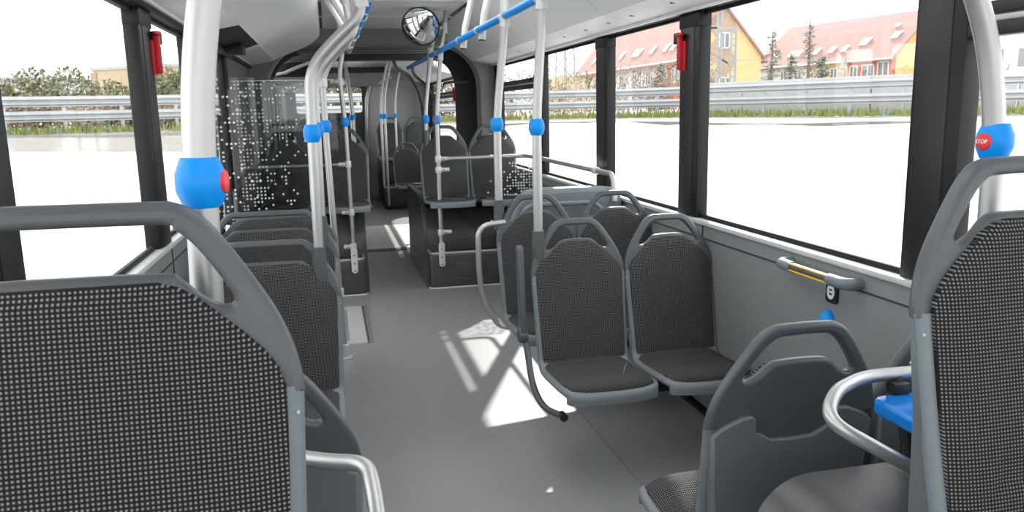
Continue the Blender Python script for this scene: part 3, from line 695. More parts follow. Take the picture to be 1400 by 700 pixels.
# nearest poles
pole('thick foreground pole with large blue stop button, left of the aisle', [(-.195, .757), (-.175, 1.25), (-.165, 1.54), (-.128, 1.73), (.04, 1.97), (.17, 2.06), (.17, 2.27)], 1.135, (1, -.12), bend=.22, r=.0217)
pole('curved foreground pole with STOP button at the right edge', [(1.258, .74), (1.248, 1.45), (1.20, 1.66), (1.02, 1.92), (.905, 1.98), (.905, 2.27)], 1.3, (-1, -.13), letters=True, bend=.2, r=.0205)
# left row
pole('S-curved pole on second left wide seat, tallest in left row', [(-.064, .945), (-.060, 1.45), (-.056, 1.67), (.06, 1.79), (.155, 1.87), (.165, 1.97), (.12, 2.26)], 3.31, (1, .6), socket=True, bend=.2, red=False, sleeve=[(.165, 1.90, .135, 2.05)])
pole('S-curved pole on the third left wide seat, half hidden behind another', [(-.055, .985), (-.05, 1.45), (-.046, 1.67), (.065, 1.79), (.155, 1.87), (.165, 1.97), (.12, 2.26)], 4.0, (1, .6), socket=True, bend=.2, red=False)
p447 = pole('straight slim floor pole with red button at the end of the left seats', [(.021, .0), (-.01, 1.36), (-.012, 1.70), (.07, 1.82), (.155, 1.89), (.165, 1.97), (.12, 2.26)], 4.84, (1, .1), base='floor', r=.0185, bend=.16)
p473 = pole('slim pole with screwed clamps, fixed to the left podium front', [(.150, .30), (.140, 1.40), (.115, 1.80), (.16, 1.98), (.12, 2.26)], 6.525, (1, .1), base='bracket', r=.0185)
clamp(p447, -.0115, 4.84, 1.665, -1); clamp(p447, .010, 4.84, .42, -1)
for z in (1.73, 1.085, .70, .42): clamp(p473, .147 if z < 1 else (.142 if z < 1.5 else .12), 6.525, z, -1)
clamp(p600, .873, 6.565, 1.10, 1); clamp(p600, .873, 6.565, 1.01, 1, .09); clamp(p600, .873, 6.565, .49, 1, .09)
# rear half
for k, (x, y, z0, lb) in enumerate([(.80, 12.3, .35, 'distant rear pole with teal button, first of three from the left'), (.835, 12.0, .1, 'distant rear pole standing beside the small single rear seat'), (1.07, 13.0, .7, 'distant rear pole with teal button before the grey tower'),
                                    (.33, 11.1, .0, 'distant pole at the left of the rear aisle'), (.40, 12.5, .7, 'farthest pole at the left of the rear aisle')]):
    pole(lb, [(x, z0), (x, 1.5), (x + (.02 if x > .5 else -.02), 1.8), (x + (.10 if x > .5 else -.06), 2.1), (x + (.15 if x > .5 else -.1), 2.28)], y, (1, -.3), r=.0185, bend=.3, red=False)
# dark curved rails in the articulation mouth
for lb, pts in (('dark curved rail in the bellows mouth, left of the right poles', [(.72, 8.6, 2.0), (.80, 9.0, 1.94), (1.0, 9.6, 1.86), (1.18, 10.2, 1.55), (1.2, 10.35, 1.0)]),
                ('dark curved rail in the bellows mouth, beside the blue rail end', [(.92, 8.7, 1.95), (1.0, 9.2, 1.88), (1.22, 9.8, 1.75), (1.38, 10.3, 1.5), (1.42, 10.4, .8)])):
    bm = NB(); tube(bm, catmull(pts, 6), .017, 10); tag(obj('curved_rail', bm, HANDLE), lb, 'handrail')

# ------------------------------------------------------------------ overhead rails
t = empty('ceiling_handrail', (0, 0, 0), 0, 'long blue overhead handrail along the right of the aisle', 'handrail')
bm = NB(); tube(bm, [(RX, -.9, RZ), (RX, 9.0, RZ)], .0205, 14); obj('blue_tube', bm, BLUE, t)
for y in (2.2, 3.34, 4.06, 4.75, 5.45, 6.565, 7.03):
    bm = NB(); lathe(bm, [(.0225, -.02), (.0235, -.017), (.0235, .017), (.0225, .02)], (RX, y + .05, RZ), 14, 'Y'); obj('collar', bm, ALUW, t)
for y in (4.78, 5.45, 1.9):
    bm = NB(); tube(bm, [(RX + .018, y, RZ - .055), (RX + .035, y, RZ + .08), (RX + .10, y, 2.27)], .0225, 14); h = obj('ceiling_hanger', bm, ALUW, t)
    obj('hanger_cap', lathe(NB(), [(.0185, -.004), (.0185, .004)], (RX + .018, y, RZ - .057), 12), BLACK, h)
t = empty('ceiling_handrail', (0, 0, 0), 0, 'overhead handrail left of the aisle with short blue segments', 'handrail')
LX, LZ = .205, 1.965
bm = NB(); tube(bm, [(LX, -.9, LZ), (LX, 5.2, LZ)], .0215, 14); obj('blue_tube', bm, BLUE, t)
bm = NB(); tube(bm, [(LX, 5.2, LZ), (LX, 6.62, LZ)], .0185, 14); rr_ = obj('silver_tube', bm, ALU, t)
obj('end_cap', lathe(NB(), [(.017, -.004), (.017, .004)], (LX, 5.20, LZ), 12, 'Y'), BLACK, rr_)
for y in (2.5, 3.45, 4.2, 5.2):
    bm = NB(); lathe(bm, [(.0225, -.018), (.026, -.012), (.026, .012), (.0225, .018)], (LX, y, LZ), 14, 'Y'); obj('collar', bm, ALUW, t)
for y in (3.9, 4.55, 5.3, 5.9):
    bm = NB(); tube(bm, [(LX - .01, y, LZ - .03), (LX - .04, y, LZ + .1), (LX - .16, y, 2.27)], .0215, 14); obj('ceiling_hanger', bm, ALUW, t)
# rear overhead rails
for x, lb in ((.86, 'short silver overhead rail on the right of the rear half'), (.30, 'short silver overhead rail on the left of the rear half')):
    bm = NB(); tube(bm, [(x, 10.9, 1.93), (x, 13.4, 1.93)], .019, 12); o = obj('rear_handrail', bm, ALU); tag(o, lb, 'handrail')
# convex mirror
t = empty('convex_mirror', (.765, 6.5, 2.145), 0, 'round convex mirror clamped to a pole below the ceiling', 'mirror')
prof = [(.15 * math.sin(a), -.045 * (math.cos(a) - math.cos(1.0)) / (1 - math.cos(1.0))) for a in [1.0 * k / 10 for k in range(10, -1, -1)]]
R_ = .145; prof = [(R_ * k / 12, -.030 * (1 - (k / 12) ** 2)) for k in range(12, -1, -1)]; prof[-1] = (.0006, -.030)
Mx = Matrix.Rotation(math.radians(-14), 4, 'X') @ Matrix.Identity(4); Mz = Matrix.Rotation(math.radians(-22), 4, 'Z')
bm = NB(); lathe(bm, prof, (0, 0, 0), 40, 'Y'); bm.transform(Mz @ Matrix.Rotation(math.radians(22), 4, 'X')); obj('mirror_glass', bm, MIRROR, t, angle=60)
bm = NB(); lathe(bm, [(.146, .03), (.152, .02), (.152, -.004), (.145, -.006), (.143, .0)], (0, 0, 0), 40, 'Y'); bm.transform(Mz @ Matrix.Rotation(math.radians(22), 4, 'X')); obj('rim', bm, BLACK, t)
bm = NB(); tube(bm, [(.05, .03, .0), (.20, .065, -.005)], .013, 10); lathe(bm, [(.024, -.04), (.024, .04)], (.20, .065, -.005), 12); obj('mirror_arm', bm, ALUW, t)

# ------------------------------------------------------------------ rails and glass screens
def rod(name, label, pts, r=.0165, bend=.08, cat='handrail', flange=None):
    t = empty(name, (0, 0, 0), 0, label, cat); bm = NB(); tube(bm, fillet(pts, bend, 8), r, 14); obj('tube', bm, ALU, t, angle=60)
    for f in flange or []:
        bm = NB(); lathe(bm, [(.024, -.022), (.024, .022)], f, 12, 'Y' if len(f) == 3 else 'X'); obj('collar', bm, ALUW, t)
    return t
rod('side_rail', 'silver rail running from the podium pole along the window, bent down', [(.95, 6.565, 1.10), (1.61, 6.565, 1.10), (1.615, 6.3, 1.105), (1.615, 4.42, 1.105), (1.615, 4.40, .95)], flange=[(1.615, 4.74, 1.105), (1.615, 6.1, 1.105)])
g = empty('glass_screen', (0, 0, 0), 0, 'low clear glass screen with white dots near the window', 'glass screen')
obj('pane', box(NB(), .955, 1.675, 6.56, 6.568, .45, 1.06), dotted_glass('dotted glass right', 1, 1.22, 1.62, .024), g)
rod('cross_rail', 'thin silver cross rail at the top of the left glass screen', [(.08, 6.525, 1.085), (-.68, 6.525, 1.085)], .012)
g = empty('glass_screen', (0, 0, 0), 0, 'tall dark glass screen on the left, dense white dots near the door', 'glass screen')
obj('pane', box(NB(), -.683, .075, 6.44, 6.448, .45, 1.74), dotted_glass('dotted glass left', -1, -.02, -.70, .027), g)
obj('pane_edge', box(NB(), -.683, .075, 6.4385, 6.4495, 1.74, 1.746), ALUW, g)
g = empty('glass_screen', (0, 0, 0), 0, 'clear glass screen behind the rearmost left seat, printed with dots', 'glass screen')
obj('pane', box(NB(), -.68, -.05, 4.835, 4.843, .40, 1.70), dotted_glass('dotted glass door', -1, -.35, -.70, .024), g)
# folded parcel ledge behind the second pair
t = empty('seat_back_ledge', (0, 0, 0), 0, 'grey horizontal ledge behind the second right seat pair, below window', 'ledge')
bm = NB(); merged(bm, remap(plate([[(p.x, p.y) for p in catmull([(1.0, .70, 0), (1.01, .90, 0), (1.06, 1.0, 0), (1.15, 1.035, 0), (1.55, 1.035, 0), (1.65, 1.0, 0), (1.675, .9, 0), (1.675, .6, 0)], 5)]], .05, .03, 3), lambda c: Vector((c.x, 4.47 + c.z, c.y)))); obj('ledge_body', bm, SHELL, t)
bm = NB(); tube(bm, fillet([(1.0, 4.36, .80), (1.06, 4.36, .955), (1.50, 4.36, .955), (1.58, 4.36, .80)], .08), .014, 10); obj('front_bar', bm, SHELL, t)

# ------------------------------------------------------------------ door on the left
t = empty('door_1', (0, 0, 0), 0, kind='structure')
for (y0, y1) in ((4.82, 5.46), (5.50, 6.14)):
    bm = NB(); merged(bm, remap(plate([rrect(y0, y1, .02, 1.98, .03), rrect(y0 + .07, y1 - .07, .30, 1.90, .05)], .018, .006), lambda c: Vector((XL + c.z, c.x, c.y)))); d = obj('leaf_frame', bm, BLACK, t)
    obj('pane', box(NB(), XL - .003, XL + .003, y0 + .06, y1 - .06, .28, 1.92), GLASS, d)
    bm = NB(); tube(bm, fillet([(XL + .06, y1 - .1, .8), (XL + .06, y1 - .1, 1.5)], .02), .014, 10); obj('handle', bm, BLACK, d)
t = empty('door_drive_cover', (0, 0, 0), 0, 'black open door drive recess above the left door', 'door drive')
pz = [(-.70, 1.93), (-.66, 1.93), (-.44, 2.005), (-.44, 2.03), (-.70, 2.03)]
bm = NB(); prism_xz(bm, pz, 4.9, 6.3); obj('cover_box', bm, BLACK, t)
obj('door_motor', box(NB(), -.64, -.52, 5.75, 5.98, 1.90, 1.955, .01), PILLAR, t); obj('cable_duct', box(NB(), -.67, -.63, 4.95, 6.2, 1.895, 1.93, .008), PILLAR, t)
# ramp hatch in the floor
t = empty('floor_hatch', (0, 0, 0), 0, 'wheelchair ramp hatch with bright frame set in the floor', 'hatch')
me = plate([[(-.60, 5.14), (.172, 5.14), (.172, 6.17), (-.60, 6.17)], [(-.53, 5.21), (.06, 5.21), (.06, 6.08), (-.53, 6.08)]], .003, .001)
obj('frame', remap(me, lambda c: Vector((c.x, c.y, .003 + c.z))), ALUW, t)
obj('hatch_plate', box(NB(), -.53, .06, 5.21, 6.08, 0, .003), FLOORM, t); obj('hinge_strip', box(NB(), .172, .215, 5.14, 6.17, 0, .003, .001), ALU, t)
obj('hinge_gap', box(NB(), .18, .187, 5.14, 6.17, .003, .0042), BLACK, t)

# ------------------------------------------------------------------ fittings on the walls
def hammer(label, X, y, z, side, sc=1.0):
    t = empty('emergency_hammer', (X, y, z), 0, label, 'emergency hammer'); q = -side; t.scale = (1.1, .85, .70)
    obj('holder', box(NB(), min(0, q * .035), max(0, q * .035), -.02, .035, .01, .085, .006), BLACK, t)
    obj('back_plate', box(NB(), min(0, q * .012), max(0, q * .012), -.05, .012, -.17, .03, .004), REDT, t)
    obj('hammer_grip', box(NB(), min(q * .010, q * .034), max(q * .010, q * .034), -.034, -.008, -.165, .06, .008), REDT, t)
    bm = NB(); lathe(bm, [(.004, -.045), (.012, -.03), (.013, .02), (.009, .04)], (q * .024, -.02, .07), 12, 'Y'); obj('hammer_head', bm, REDT, t)
    for k in range(7): obj('grip_groove', box(NB(), min(q * .0342, q * .0352), max(q * .0342, q * .0352), -.030, -.012, -.15 + .022 * k, -.144 + .022 * k), BLACK, t)
    return t
hammer('red emergency hammer on the right pillar beside the yellow gable', 1.69, 3.665, 1.775, 1)
hammer('red emergency hammer on the left pillar near the foreground pole', -.69, 3.665, 1.785, -1)
hammer('small red emergency hammer beside the vent window, behind the poles', 1.69, 6.40, 1.70, 1)
hammer('tiny distant red emergency hammer in the rear half', 1.69, 10.72, 1.72, 1)
# grab handle with yellow stripes
t = empty('wall_grab_handle', (0, 0, 0), 0, 'short dark wall grab handle with yellow stripes below the window', 'grab handle')
hx = 1.628
bm = NB(); tube(bm, [(hx, 2.30, .905), (hx, 2.60, .905)], .0165, 14); obj('grip', bm, HANDLE, t)
for s, y in ((-1, 2.25), (1, 2.65)):
    bm = NB(); tube(bm, fillet([(1.69, y, .905), (hx, y, .905), (hx, y - s * .09, .905)], .03), [.024] * 3 + [.021] * 20 if False else .021, 14); obj('end_socket', bm, SHELL, t)
for dz, dx in ((.0125, -.0105), (-.010, -.0135)):
    obj('yellow_stripe', box(NB(), hx + dx - .004, hx + dx + .003, 2.33, 2.58, .905 + dz - .003, .905 + dz + .003, .001), YELLOW, t)
t = empty('wall_sign', (0, 0, 0), 0, 'small black plate with white round symbol under the grab handle', 'sign')
obj('plate', merged(NB(), remap(plate([rrect(-.032, .032, -.04, .04, .012)], .006, .003), lambda c: Vector((1.681 + c.z, 2.395 - c.x, .845 + c.y)))), BLACK, t)
bm = NB(); merged(bm, remap(plate([[(.021 * math.cos(a), .026 * math.sin(a)) for a in [2 * PI * k / 24 for k in range(24)]], rrect(-.010, .010, .004, .011, .003), rrect(-.010, .010, -.011, -.004, .003)], .0006), lambda c: Vector((1.6742 + c.z, 2.395 - c.x, .845 + c.y)))); obj('symbol', bm, WHITE, t)
t = empty('wall_stop_button', (0, 0, 0), 0, 'blue and red stop button on the wall behind the turned away seat', 'stop button')
bm = NB(); bmesh.ops.create_uvsphere(bm, u_segments=20, v_segments=12, radius=1.0); bm.transform(Matrix.Translation((1.682, 2.41, .735)) @ Matrix.Diagonal((.034, .032, .042, 1))); h = obj('housing', bm, BLUE, t)
bm = NB(); bmesh.ops.create_uvsphere(bm, u_segments=16, v_segments=10, radius=1.0); bm.transform(Matrix.Translation((1.660, 2.405, .722)) @ Matrix.Diagonal((.016, .019, .021, 1))); obj('button', bm, RED, t)
me = text_mesh('STOP', .011); me.transform(Matrix(((0, 0, -1, 1.6436), (-1, 0, 0, 2.405), (0, 1, 0, .722), (0, 0, 0, 1)))); obj('lettering', me, WHITE, t, smooth=False)

# ------------------------------------------------------------------ outside
def seg_dist(x, y):
    yy = min(max(y, -4), 16); return math.hypot(x - .5, y - yy)
def gz(x, y):
    d = seg_dist(x, y); k = min(1, max(0, (d - 3.5) / 10.5)); return -.36 + 1.28 * k
bm = NB(); NXg = 76; V = []
for i in range(NXg + 1):
    y = -60 + 200 * i / NXg; V.append([bm.verts.new((-90 + 200 * j / NXg, y, gz(-90 + 200 * j / NXg, y))) for j in range(NXg + 1)])
for i in range(NXg):
    for j in range(NXg): bm.faces.new((V[i][j], V[i][j + 1], V[i + 1][j + 1], V[i + 1][j]))
gr = obj('ground', bm, CONC, angle=60); tag(gr, kind='structure')
for (a, b) in (((-12, 12), (-3, 15)), ((-14, 20.5), (-2, 19)), ((-11, 9), (-2.5, 19)), ((6, 22), (16, 13)), ((-12, 24.0), (-2, 23))):
    bm = NB(); pa, pb = Vector(a), Vector(b); n = 24; dd = (pb - pa).normalized(); nn = Vector((-dd.y, dd.x)) * .025; pv = None
    for k in range(n + 1):
        p = pa + (pb - pa) * k / n; q = [bm.verts.new((p.x + s * nn.x, p.y + s * nn.y, gz(p.x, p.y) + .012)) for s in (-1, 1)]
        if pv: bm.faces.new((pv[0], pv[1], q[1], q[0]))
        pv = q
    obj('expansion_joint', bm, KERBM, gr)
ctrl = [(-30, 8), (-20, 20.5), (-9.4, 27.2), (-4.2, 28.6), (1.5, 31), (7.5, 32.8), (11.6, 31.6), (14.2, 27.2), (17.1, 21.2), (20.4, 18.6), (30, 14), (44, 9)]
rp = catmull([(a, b, 0) for a, b in ctrl], 24)
L = [0]
for a, b in zip(rp[:-1], rp[1:]): L.append(L[-1] + (b - a).length)
def along(s):
    for i in range(len(L) - 1):
        if L[i + 1] >= s: k = (s - L[i]) / (L[i + 1] - L[i]); p = rp[i].lerp(rp[i + 1], k); tg = (rp[i + 1] - rp[i]).normalized(); return p, tg
    return rp[-1], (rp[-1] - rp[-2]).normalized()
def offs(s, o): p, tg = along(s); return Vector((p.x - tg.y * o, p.y + tg.x * o))      # + is away from the bus (path runs left to right, bus on its right)
GB = .93
def ribbon(name, o0, o1, z0, z1, m, s0, s1, step=1.0, parent=None):
    bm = NB(); pv = None; n = max(2, int((s1 - s0) / step))
    for k in range(n + 1):
        s = s0 + (s1 - s0) * k / n; a, b = offs(s, o0), offs(s, o1)
        za = max(gz(a.x, a.y) + .012, 0) if z0 is None else z0
        q = [bm.verts.new((a.x, a.y, za - .1)), bm.verts.new((a.x, a.y, za)), bm.verts.new((b.x, b.y, z1))]
        if pv:
            for i in range(2): bm.faces.new((pv[i], pv[i + 1], q[i + 1], q[i]))
        pv = q
    return obj(name, bm, m, parent, angle=30)
SMAX = L[-1] - .5
kb = ribbon('kerb', -3.6, -.9, None, GB + .08, KERBM, 0, SMAX); tag(kb, kind='structure')
gs = ribbon('verge', -.9, 9.0, GB + .085, GB + .30, EARTH, 0, SMAX); tag(gs, kind='structure')
# grass
bm = NB()
for _ in range(12000):
    s = random.uniform(4, SMAX - 6); o = random.uniform(-.9, .9) ; p = offs(s, o); h = random.uniform(.10, .30); a = random.uniform(0, PI); dx, dy = .05 * math.cos(a), .05 * math.sin(a)
    if random.random() < .25 * (1 + math.sin(s * .9) * math.sin(s * .37)): continue
    v = [bm.verts.new((p.x - dx, p.y - dy, GB + .08)), bm.verts.new((p.x + dx, p.y + dy, GB + .08)), bm.verts.new((p.x + random.uniform(-.05, .05), p.y + random.uniform(-.05, .05), GB + .09 + h))]; bm.faces.new(v)
tag(obj('grass', bm, GRASS, smooth=False), 'strip of short spring grass below the guardrail', 'grass', kind='stuff')
# guardrail
gt = empty('guardrail', (0, 0, 0), 0, 'galvanised double guardrail running around the concrete yard', 'guardrail')
wprof = [(.0, 0), (.0, .03), (-.07, .075), (-.07, .105), (0, .15), (0, .17), (-.07, .215), (-.07, .245), (0, .29), (0, .32)]
for zb in (.38, .83):
    bm = NB(); pv = None; n = int(SMAX / .8)
    for k in range(n + 1):
        s = SMAX * k / n; q = []
        for o, z in wprof: p = offs(s, o - .06); q.append(bm.verts.new((p.x, p.y, GB + .08 + zb + z)))
        if pv:
            for i in range(len(q) - 1): bm.faces.new((pv[i], pv[i + 1], q[i + 1], q[i]))
        pv = q
    obj('beam', bm, ZINC, gt, angle=25)
pm = NB(); box(pm, -.05, .05, -.03, .09, 0, 1.14, .006); pme = None
s = 1.0
while s < SMAX:
    p, tg = along(s)
    if pme is None: o = obj('post', pm, ZINC, gt); pme = o.data
    else: o = bpy.data.objects.new('post', pme); COL.objects.link(o); o.parent = gt
    o.location = (p.x, p.y, GB + .06); o.rotation_euler = (0, 0, math.atan2(tg.y, tg.x)); s += 1.62
# retaining wall on the right
def s_of(x, y): return min(range(len(rp)), key=lambda i: (rp[i].x - x) ** 2 + (rp[i].y - y) ** 2)
sa, sb = L[s_of(13.2, 29.5)], SMAX - 8
t = empty('retaining_wall', (0, 0, 0), 0, 'pale concrete retaining wall behind the right guardrail', 'wall')
s = sa
while s < sb:
    a, b = offs(s, 1.3), offs(s + 2.45, 1.3); d = (b - a); ln = d.length; bm = NB(); box(bm, 0, ln - .03, 0, .2, 0, 1.25, .01)
    o = obj('panel', bm, WALLC, t); o.location = (a.x, a.y, GB + .1); o.rotation_euler = (0, 0, math.atan2(d.y, d.x)); s += 2.5

# houses
def house(name, label, near, far, width, eave, ridge, g, mats, secs, wins, skyl, gablewins=()):
    """near/far: ground points of the facade; the gable leaves 'near' to the right"""
    n2, f2 = Vector((near.x, near.y)), Vector((far.x, far.y)); d = (f2 - n2); Lh = d.length; d.normalize(); nrm = Vector((d.y, -d.x))    # to the right of the facade direction
    if nrm.dot(Vector((1, .2))) < 0: nrm = -nrm
    t = empty(name, (n2.x, n2.y, 0), 0, label, 'house')
    P = lambda s, w, z: Vector((d.x * s + nrm.x * w, d.y * s + nrm.y * w, z))
    def poly(bm, pts): bm.faces.new([bm.verts.new(p) for p in pts])
    for (s0, s1, m) in secs:
        bm = NB(); poly(bm, [P(s0, 0, g), P(s1, 0, g), P(s1, 0, eave), P(s0, 0, eave)]); poly(bm, [P(s0, 0, g), P(s0, .4, g), P(s0, .4, eave), P(s0, 0, eave)]); obj('facade', bm, m, t, smooth=False)
    bm = NB(); poly(bm, [P(0, 0, g), P(0, width, g), P(0, width, eave), P(0, width / 2, ridge), P(0, 0, eave)]); poly(bm, [P(Lh, 0, g), P(Lh, width, g), P(Lh, width, eave), P(Lh, width / 2, ridge), P(Lh, 0, eave)])
    poly(bm, [P(0, width, g), P(Lh, width, g), P(Lh, width, eave), P(0, width, eave)]); obj('gable', bm, mats[0], t, smooth=False)
    bm = NB(); sl = (ridge - eave) / (width / 2); e = .45
    for a, b in ((-e, width / 2), (width + e, width / 2)):
        za = eave - sl * e
        q = [P(-.3, a, za), P(Lh + .3, a, za), P(Lh + .3, b, ridge), P(-.3, b, ridge)]; q2 = [p + Vector((0, 0, .22)) for p in q]
        vs = [bm.verts.new(p) for p in q + q2]
        for f in ((0, 1, 2, 3), (4, 5, 6, 7), (0, 1, 5, 4), (1, 2, 6, 5), (2, 3, 7, 6), (3, 0, 4, 7)): bm.faces.new([vs[i] for i in f])
    obj('roof', bm, ROOF, t, smooth=False)
    bm = NB(); tube(bm, [P(-.3, -.5, eave - .25), P(Lh + .3, -.5, eave - .25)], .09, 6); obj('gutter', bm, WFRAME, t)
    def win(s, z, w, h, gable=False):
        R = (lambda a, o, zz: P(-o, a, zz)) if gable else (lambda a, o, zz: P(a, -o, zz))
        bm = NB()
        def bx(a0, a1, z0, z1, o0, o1):
            vs = [bm.verts.new(R(a, o, zz)) for a in (a0, a1) for o in (o0, o1) for zz in (z0, z1)]
            for f in ((0, 1, 3, 2), (4, 5, 7, 6), (0, 1, 5, 4), (2, 3, 7, 6), (0, 2, 6, 4), (1, 3, 7, 5)): bm.faces.new([vs[i] for i in f])
        k = .13
        bx(s, s + w, z, z + k, 0, .09); bx(s, s + w, z + h - k, z + h, 0, .09); bx(s, s + k, z, z + h, 0, .09); bx(s + w - k, s + w, z, z + h, 0, .09); bx(s + w / 2 - .06, s + w / 2 + .06, z, z + h, 0, .09)
        f = obj('window', bm, WFRAME, t, smooth=False); bm = NB(); bx(s + k, s + w - k, z + k, z + h - k, .01, .04); obj('pane', bm, WPANE, f, smooth=False)
    for w in wins: win(*w)
    for w in gablewins: win(*w, gable=True)
    for (s, fr, w, h) in skyl:
        bm = NB(); W2 = width / 2
        q = [P(s, W2 * fr, eave + (ridge - eave) * fr + .26), P(s + w, W2 * fr, eave + (ridge - eave) * fr + .26), P(s + w, W2 * (fr + h), eave + (ridge - eave) * (fr + h) + .26), P(s, W2 * (fr + h), eave + (ridge - eave) * (fr + h) + .26)]
        q2 = [p + Vector((0, 0, .12)) for p in q]; vs = [bm.verts.new(p) for p in q + q2]
        for f in ((0, 1, 2, 3), (4, 5, 6, 7), (0, 1, 5, 4), (1, 2, 6, 5), (2, 3, 7, 6), (3, 0, 4, 7)): bm.faces.new([vs[i] for i in f])
        obj('roof_window', bm, SKYL, t, smooth=False)
    return t, P, Lh
nA, fA = at_depth(937, 78, 62), at_depth(790, 100, 88); eA = nA.z; rA = at_depth(988, 13, 63.5).z
gA = at_depth(1035, 78, 64)
wA = (Vector((gA.x, gA.y)) - Vector((nA.x, nA.y))).length
tA, PA, LA = house('gabled_house', 'long red roofed house whose yellow gable shows in the big window', nA, fA, wA, eA, rA, .3, (YWALL,), [(0, 5.5, RWALL), (5.5, 19.5, WWALL), (19.5, 40, YWALL)],
      [(1.0, eA - 1.9, 1.4, 1.2), (3.2, eA - 1.9, 1.4, 1.2), (6.5, eA - 2.0, 1.3, 1.3), (9.6, eA - 2.0, 1.3, 1.3), (12.8, eA - 2.0, 1.3, 1.3), (16.0, eA - 2.0, 1.3, 1.3), (20.6, eA - 2.0, 1.2, 1.3), (23.5, eA - 2.0, 1.2, 1.3),
       (1.0, eA - 4.4, 1.4, 1.2), (3.2, eA - 4.4, 1.4, 1.2), (6.5, eA - 4.5, 1.3, 1.3), (9.6, eA - 4.5, 1.3, 1.3), (12.8, eA - 4.5, 1.3, 1.3), (16, eA - 4.5, 1.3, 1.3), (20.6, eA - 4.5, 1.2, 1.3)],
      [(3.2, .13, .8, .16), (4.6, .13, .8, .16), (7.5, .13, .8, .16), (10.6, .13, .8, .16), (11.6, .13, .8, .16), (15, .13, .8, .16), (19, .13, .8, .16), (23, .13, .8, .16)],
      [(wA * .5 - .5, 5.7, 1.0, 1.25), (wA * .52 - .55, 2.5, 1.15, 1.05)])
bm = NB(); m0 = [(wA * (.40 + .07 * math.sin(k * 2.1)) - (.2 + .5 * math.sin(k * .8) ** 2), 1.5 + k * .72) for k in range(11)]; m1 = [(wA * (.60 + .06 * math.sin(k * 1.7)), 1.5 + k * .72) for k in range(11)]
vs0 = [bm.verts.new(PA(-.03, a, z)) for a, z in m0]; vs1 = [bm.verts.new(PA(-.03, a, z)) for a, z in m1]
for k in range(10): bm.faces.new((vs0[k], vs1[k], vs1[k + 1], vs0[k + 1]))
obj('wall_paint', bm, BROWN, tA, smooth=False)
nC, fC = at_depth(1221, 76, 70), at_depth(1035, 91, 86); eC = (nC.z + fC.z) / 2; rC = at_depth(1272, 16, 72).z
tC, PC, LC = house('gabled_house', 'long red roofed house with orange gable beside the black pillar', nC, fC, 9.0, eC, rC, .3, (OWALL,), [(0, 5.0, RWALL), (5.0, 9.5, YWALL), (9.5, 30, WWALL)],
      [(.3, eC - 1.9, 1.3, 1.5), (1.9, eC - 1.9, 1.5, 1.3), (3.8, eC - 1.9, 1.0, 1.3), (.3, eC - 4.6, .9, 1.4), (2.2, eC - 4.6, .9, 1.4), (3.9, eC - 4.6, .9, 1.4), (6.2, eC - 1.9, 1.0, 1.2), (8, eC - 1.9, 1.0, 1.2), (6.2, eC - 4.6, 1.0, 1.4), (11, eC - 1.9, 1.0, 1.3), (13, eC - 1.9, 1.0, 1.3), (15, eC - 1.9, 1.0, 1.3)],
      [(1.0, .34, .8, .14), (4.0, .24, 1.0, .16), (6.0, .12, .7, .14), (7.6, .12, .7, .14), (9.6, .12, .7, .14), (12, .1, .8, .14), (13, .1, .8, .14), (15.3, .1, .7, .14), (2.0, .62, .5, .06)], [(3, 2.0, 1.2, 1.4)])
def block(name, label, p0, p1, depth, z0, z1, m, wins=0, cat='building', par='roof_edge'):
    d = Vector((p1.x - p0.x, p1.y - p0.y)); ln = d.length; t = empty(name, (p0.x, p0.y, 0), math.atan2(d.y, d.x), label, cat)
    obj('walls', box(NB(), 0, ln, 0, depth, z0, z1), m, t, smooth=False); obj('roof_edge', box(NB(), -.1, ln + .1, -.1, depth + .1, z1 - .05, z1 + .2), GWALL, t, smooth=False)
    for r in range(2 if wins else 0):
        for k in range(wins):
            x = ln * (k + .5) / wins; z = z1 - 1.9 - r * 2.9; f = obj('window', box(NB(), x - .6, x + .6, -.06, .02, z, z + 1.4), WFRAME, t, smooth=False)
            obj('pane', box(NB(), x - .5, x + .5, -.08, -.05, z + .1, z + 1.3), WPANE, f, smooth=False)
    return t
wC0, wC1 = at_depth(1300, 40, 55), at_depth(1520, 40, 52)
block('apartment_block', 'white apartment block seen through the rightmost vent window', wC0, wC1, 8, .3, 8.2, WWALL, 5)
b0, b1 = at_depth(126, 97, 72), at_depth(330, 97, 66)
bt = block('warehouse', 'beige flat roofed warehouse beyond the left hedge', b0, b1, 10, .3, at_depth(126, 96, 72).z, BWALL)
obj('corner_post', box(NB(), -.15, .5, -.12, .2, .3, at_depth(126, 97, 72).z - .2), BROWN, bt, smooth=False)
b0, b1 = at_depth(-30, 108, 95), at_depth(66, 108, 95)
block('grey_shed', 'pale grey shed behind the bare tree at far left', b0, b1, 10, .3, at_depth(20, 108, 95).z, GWALL)

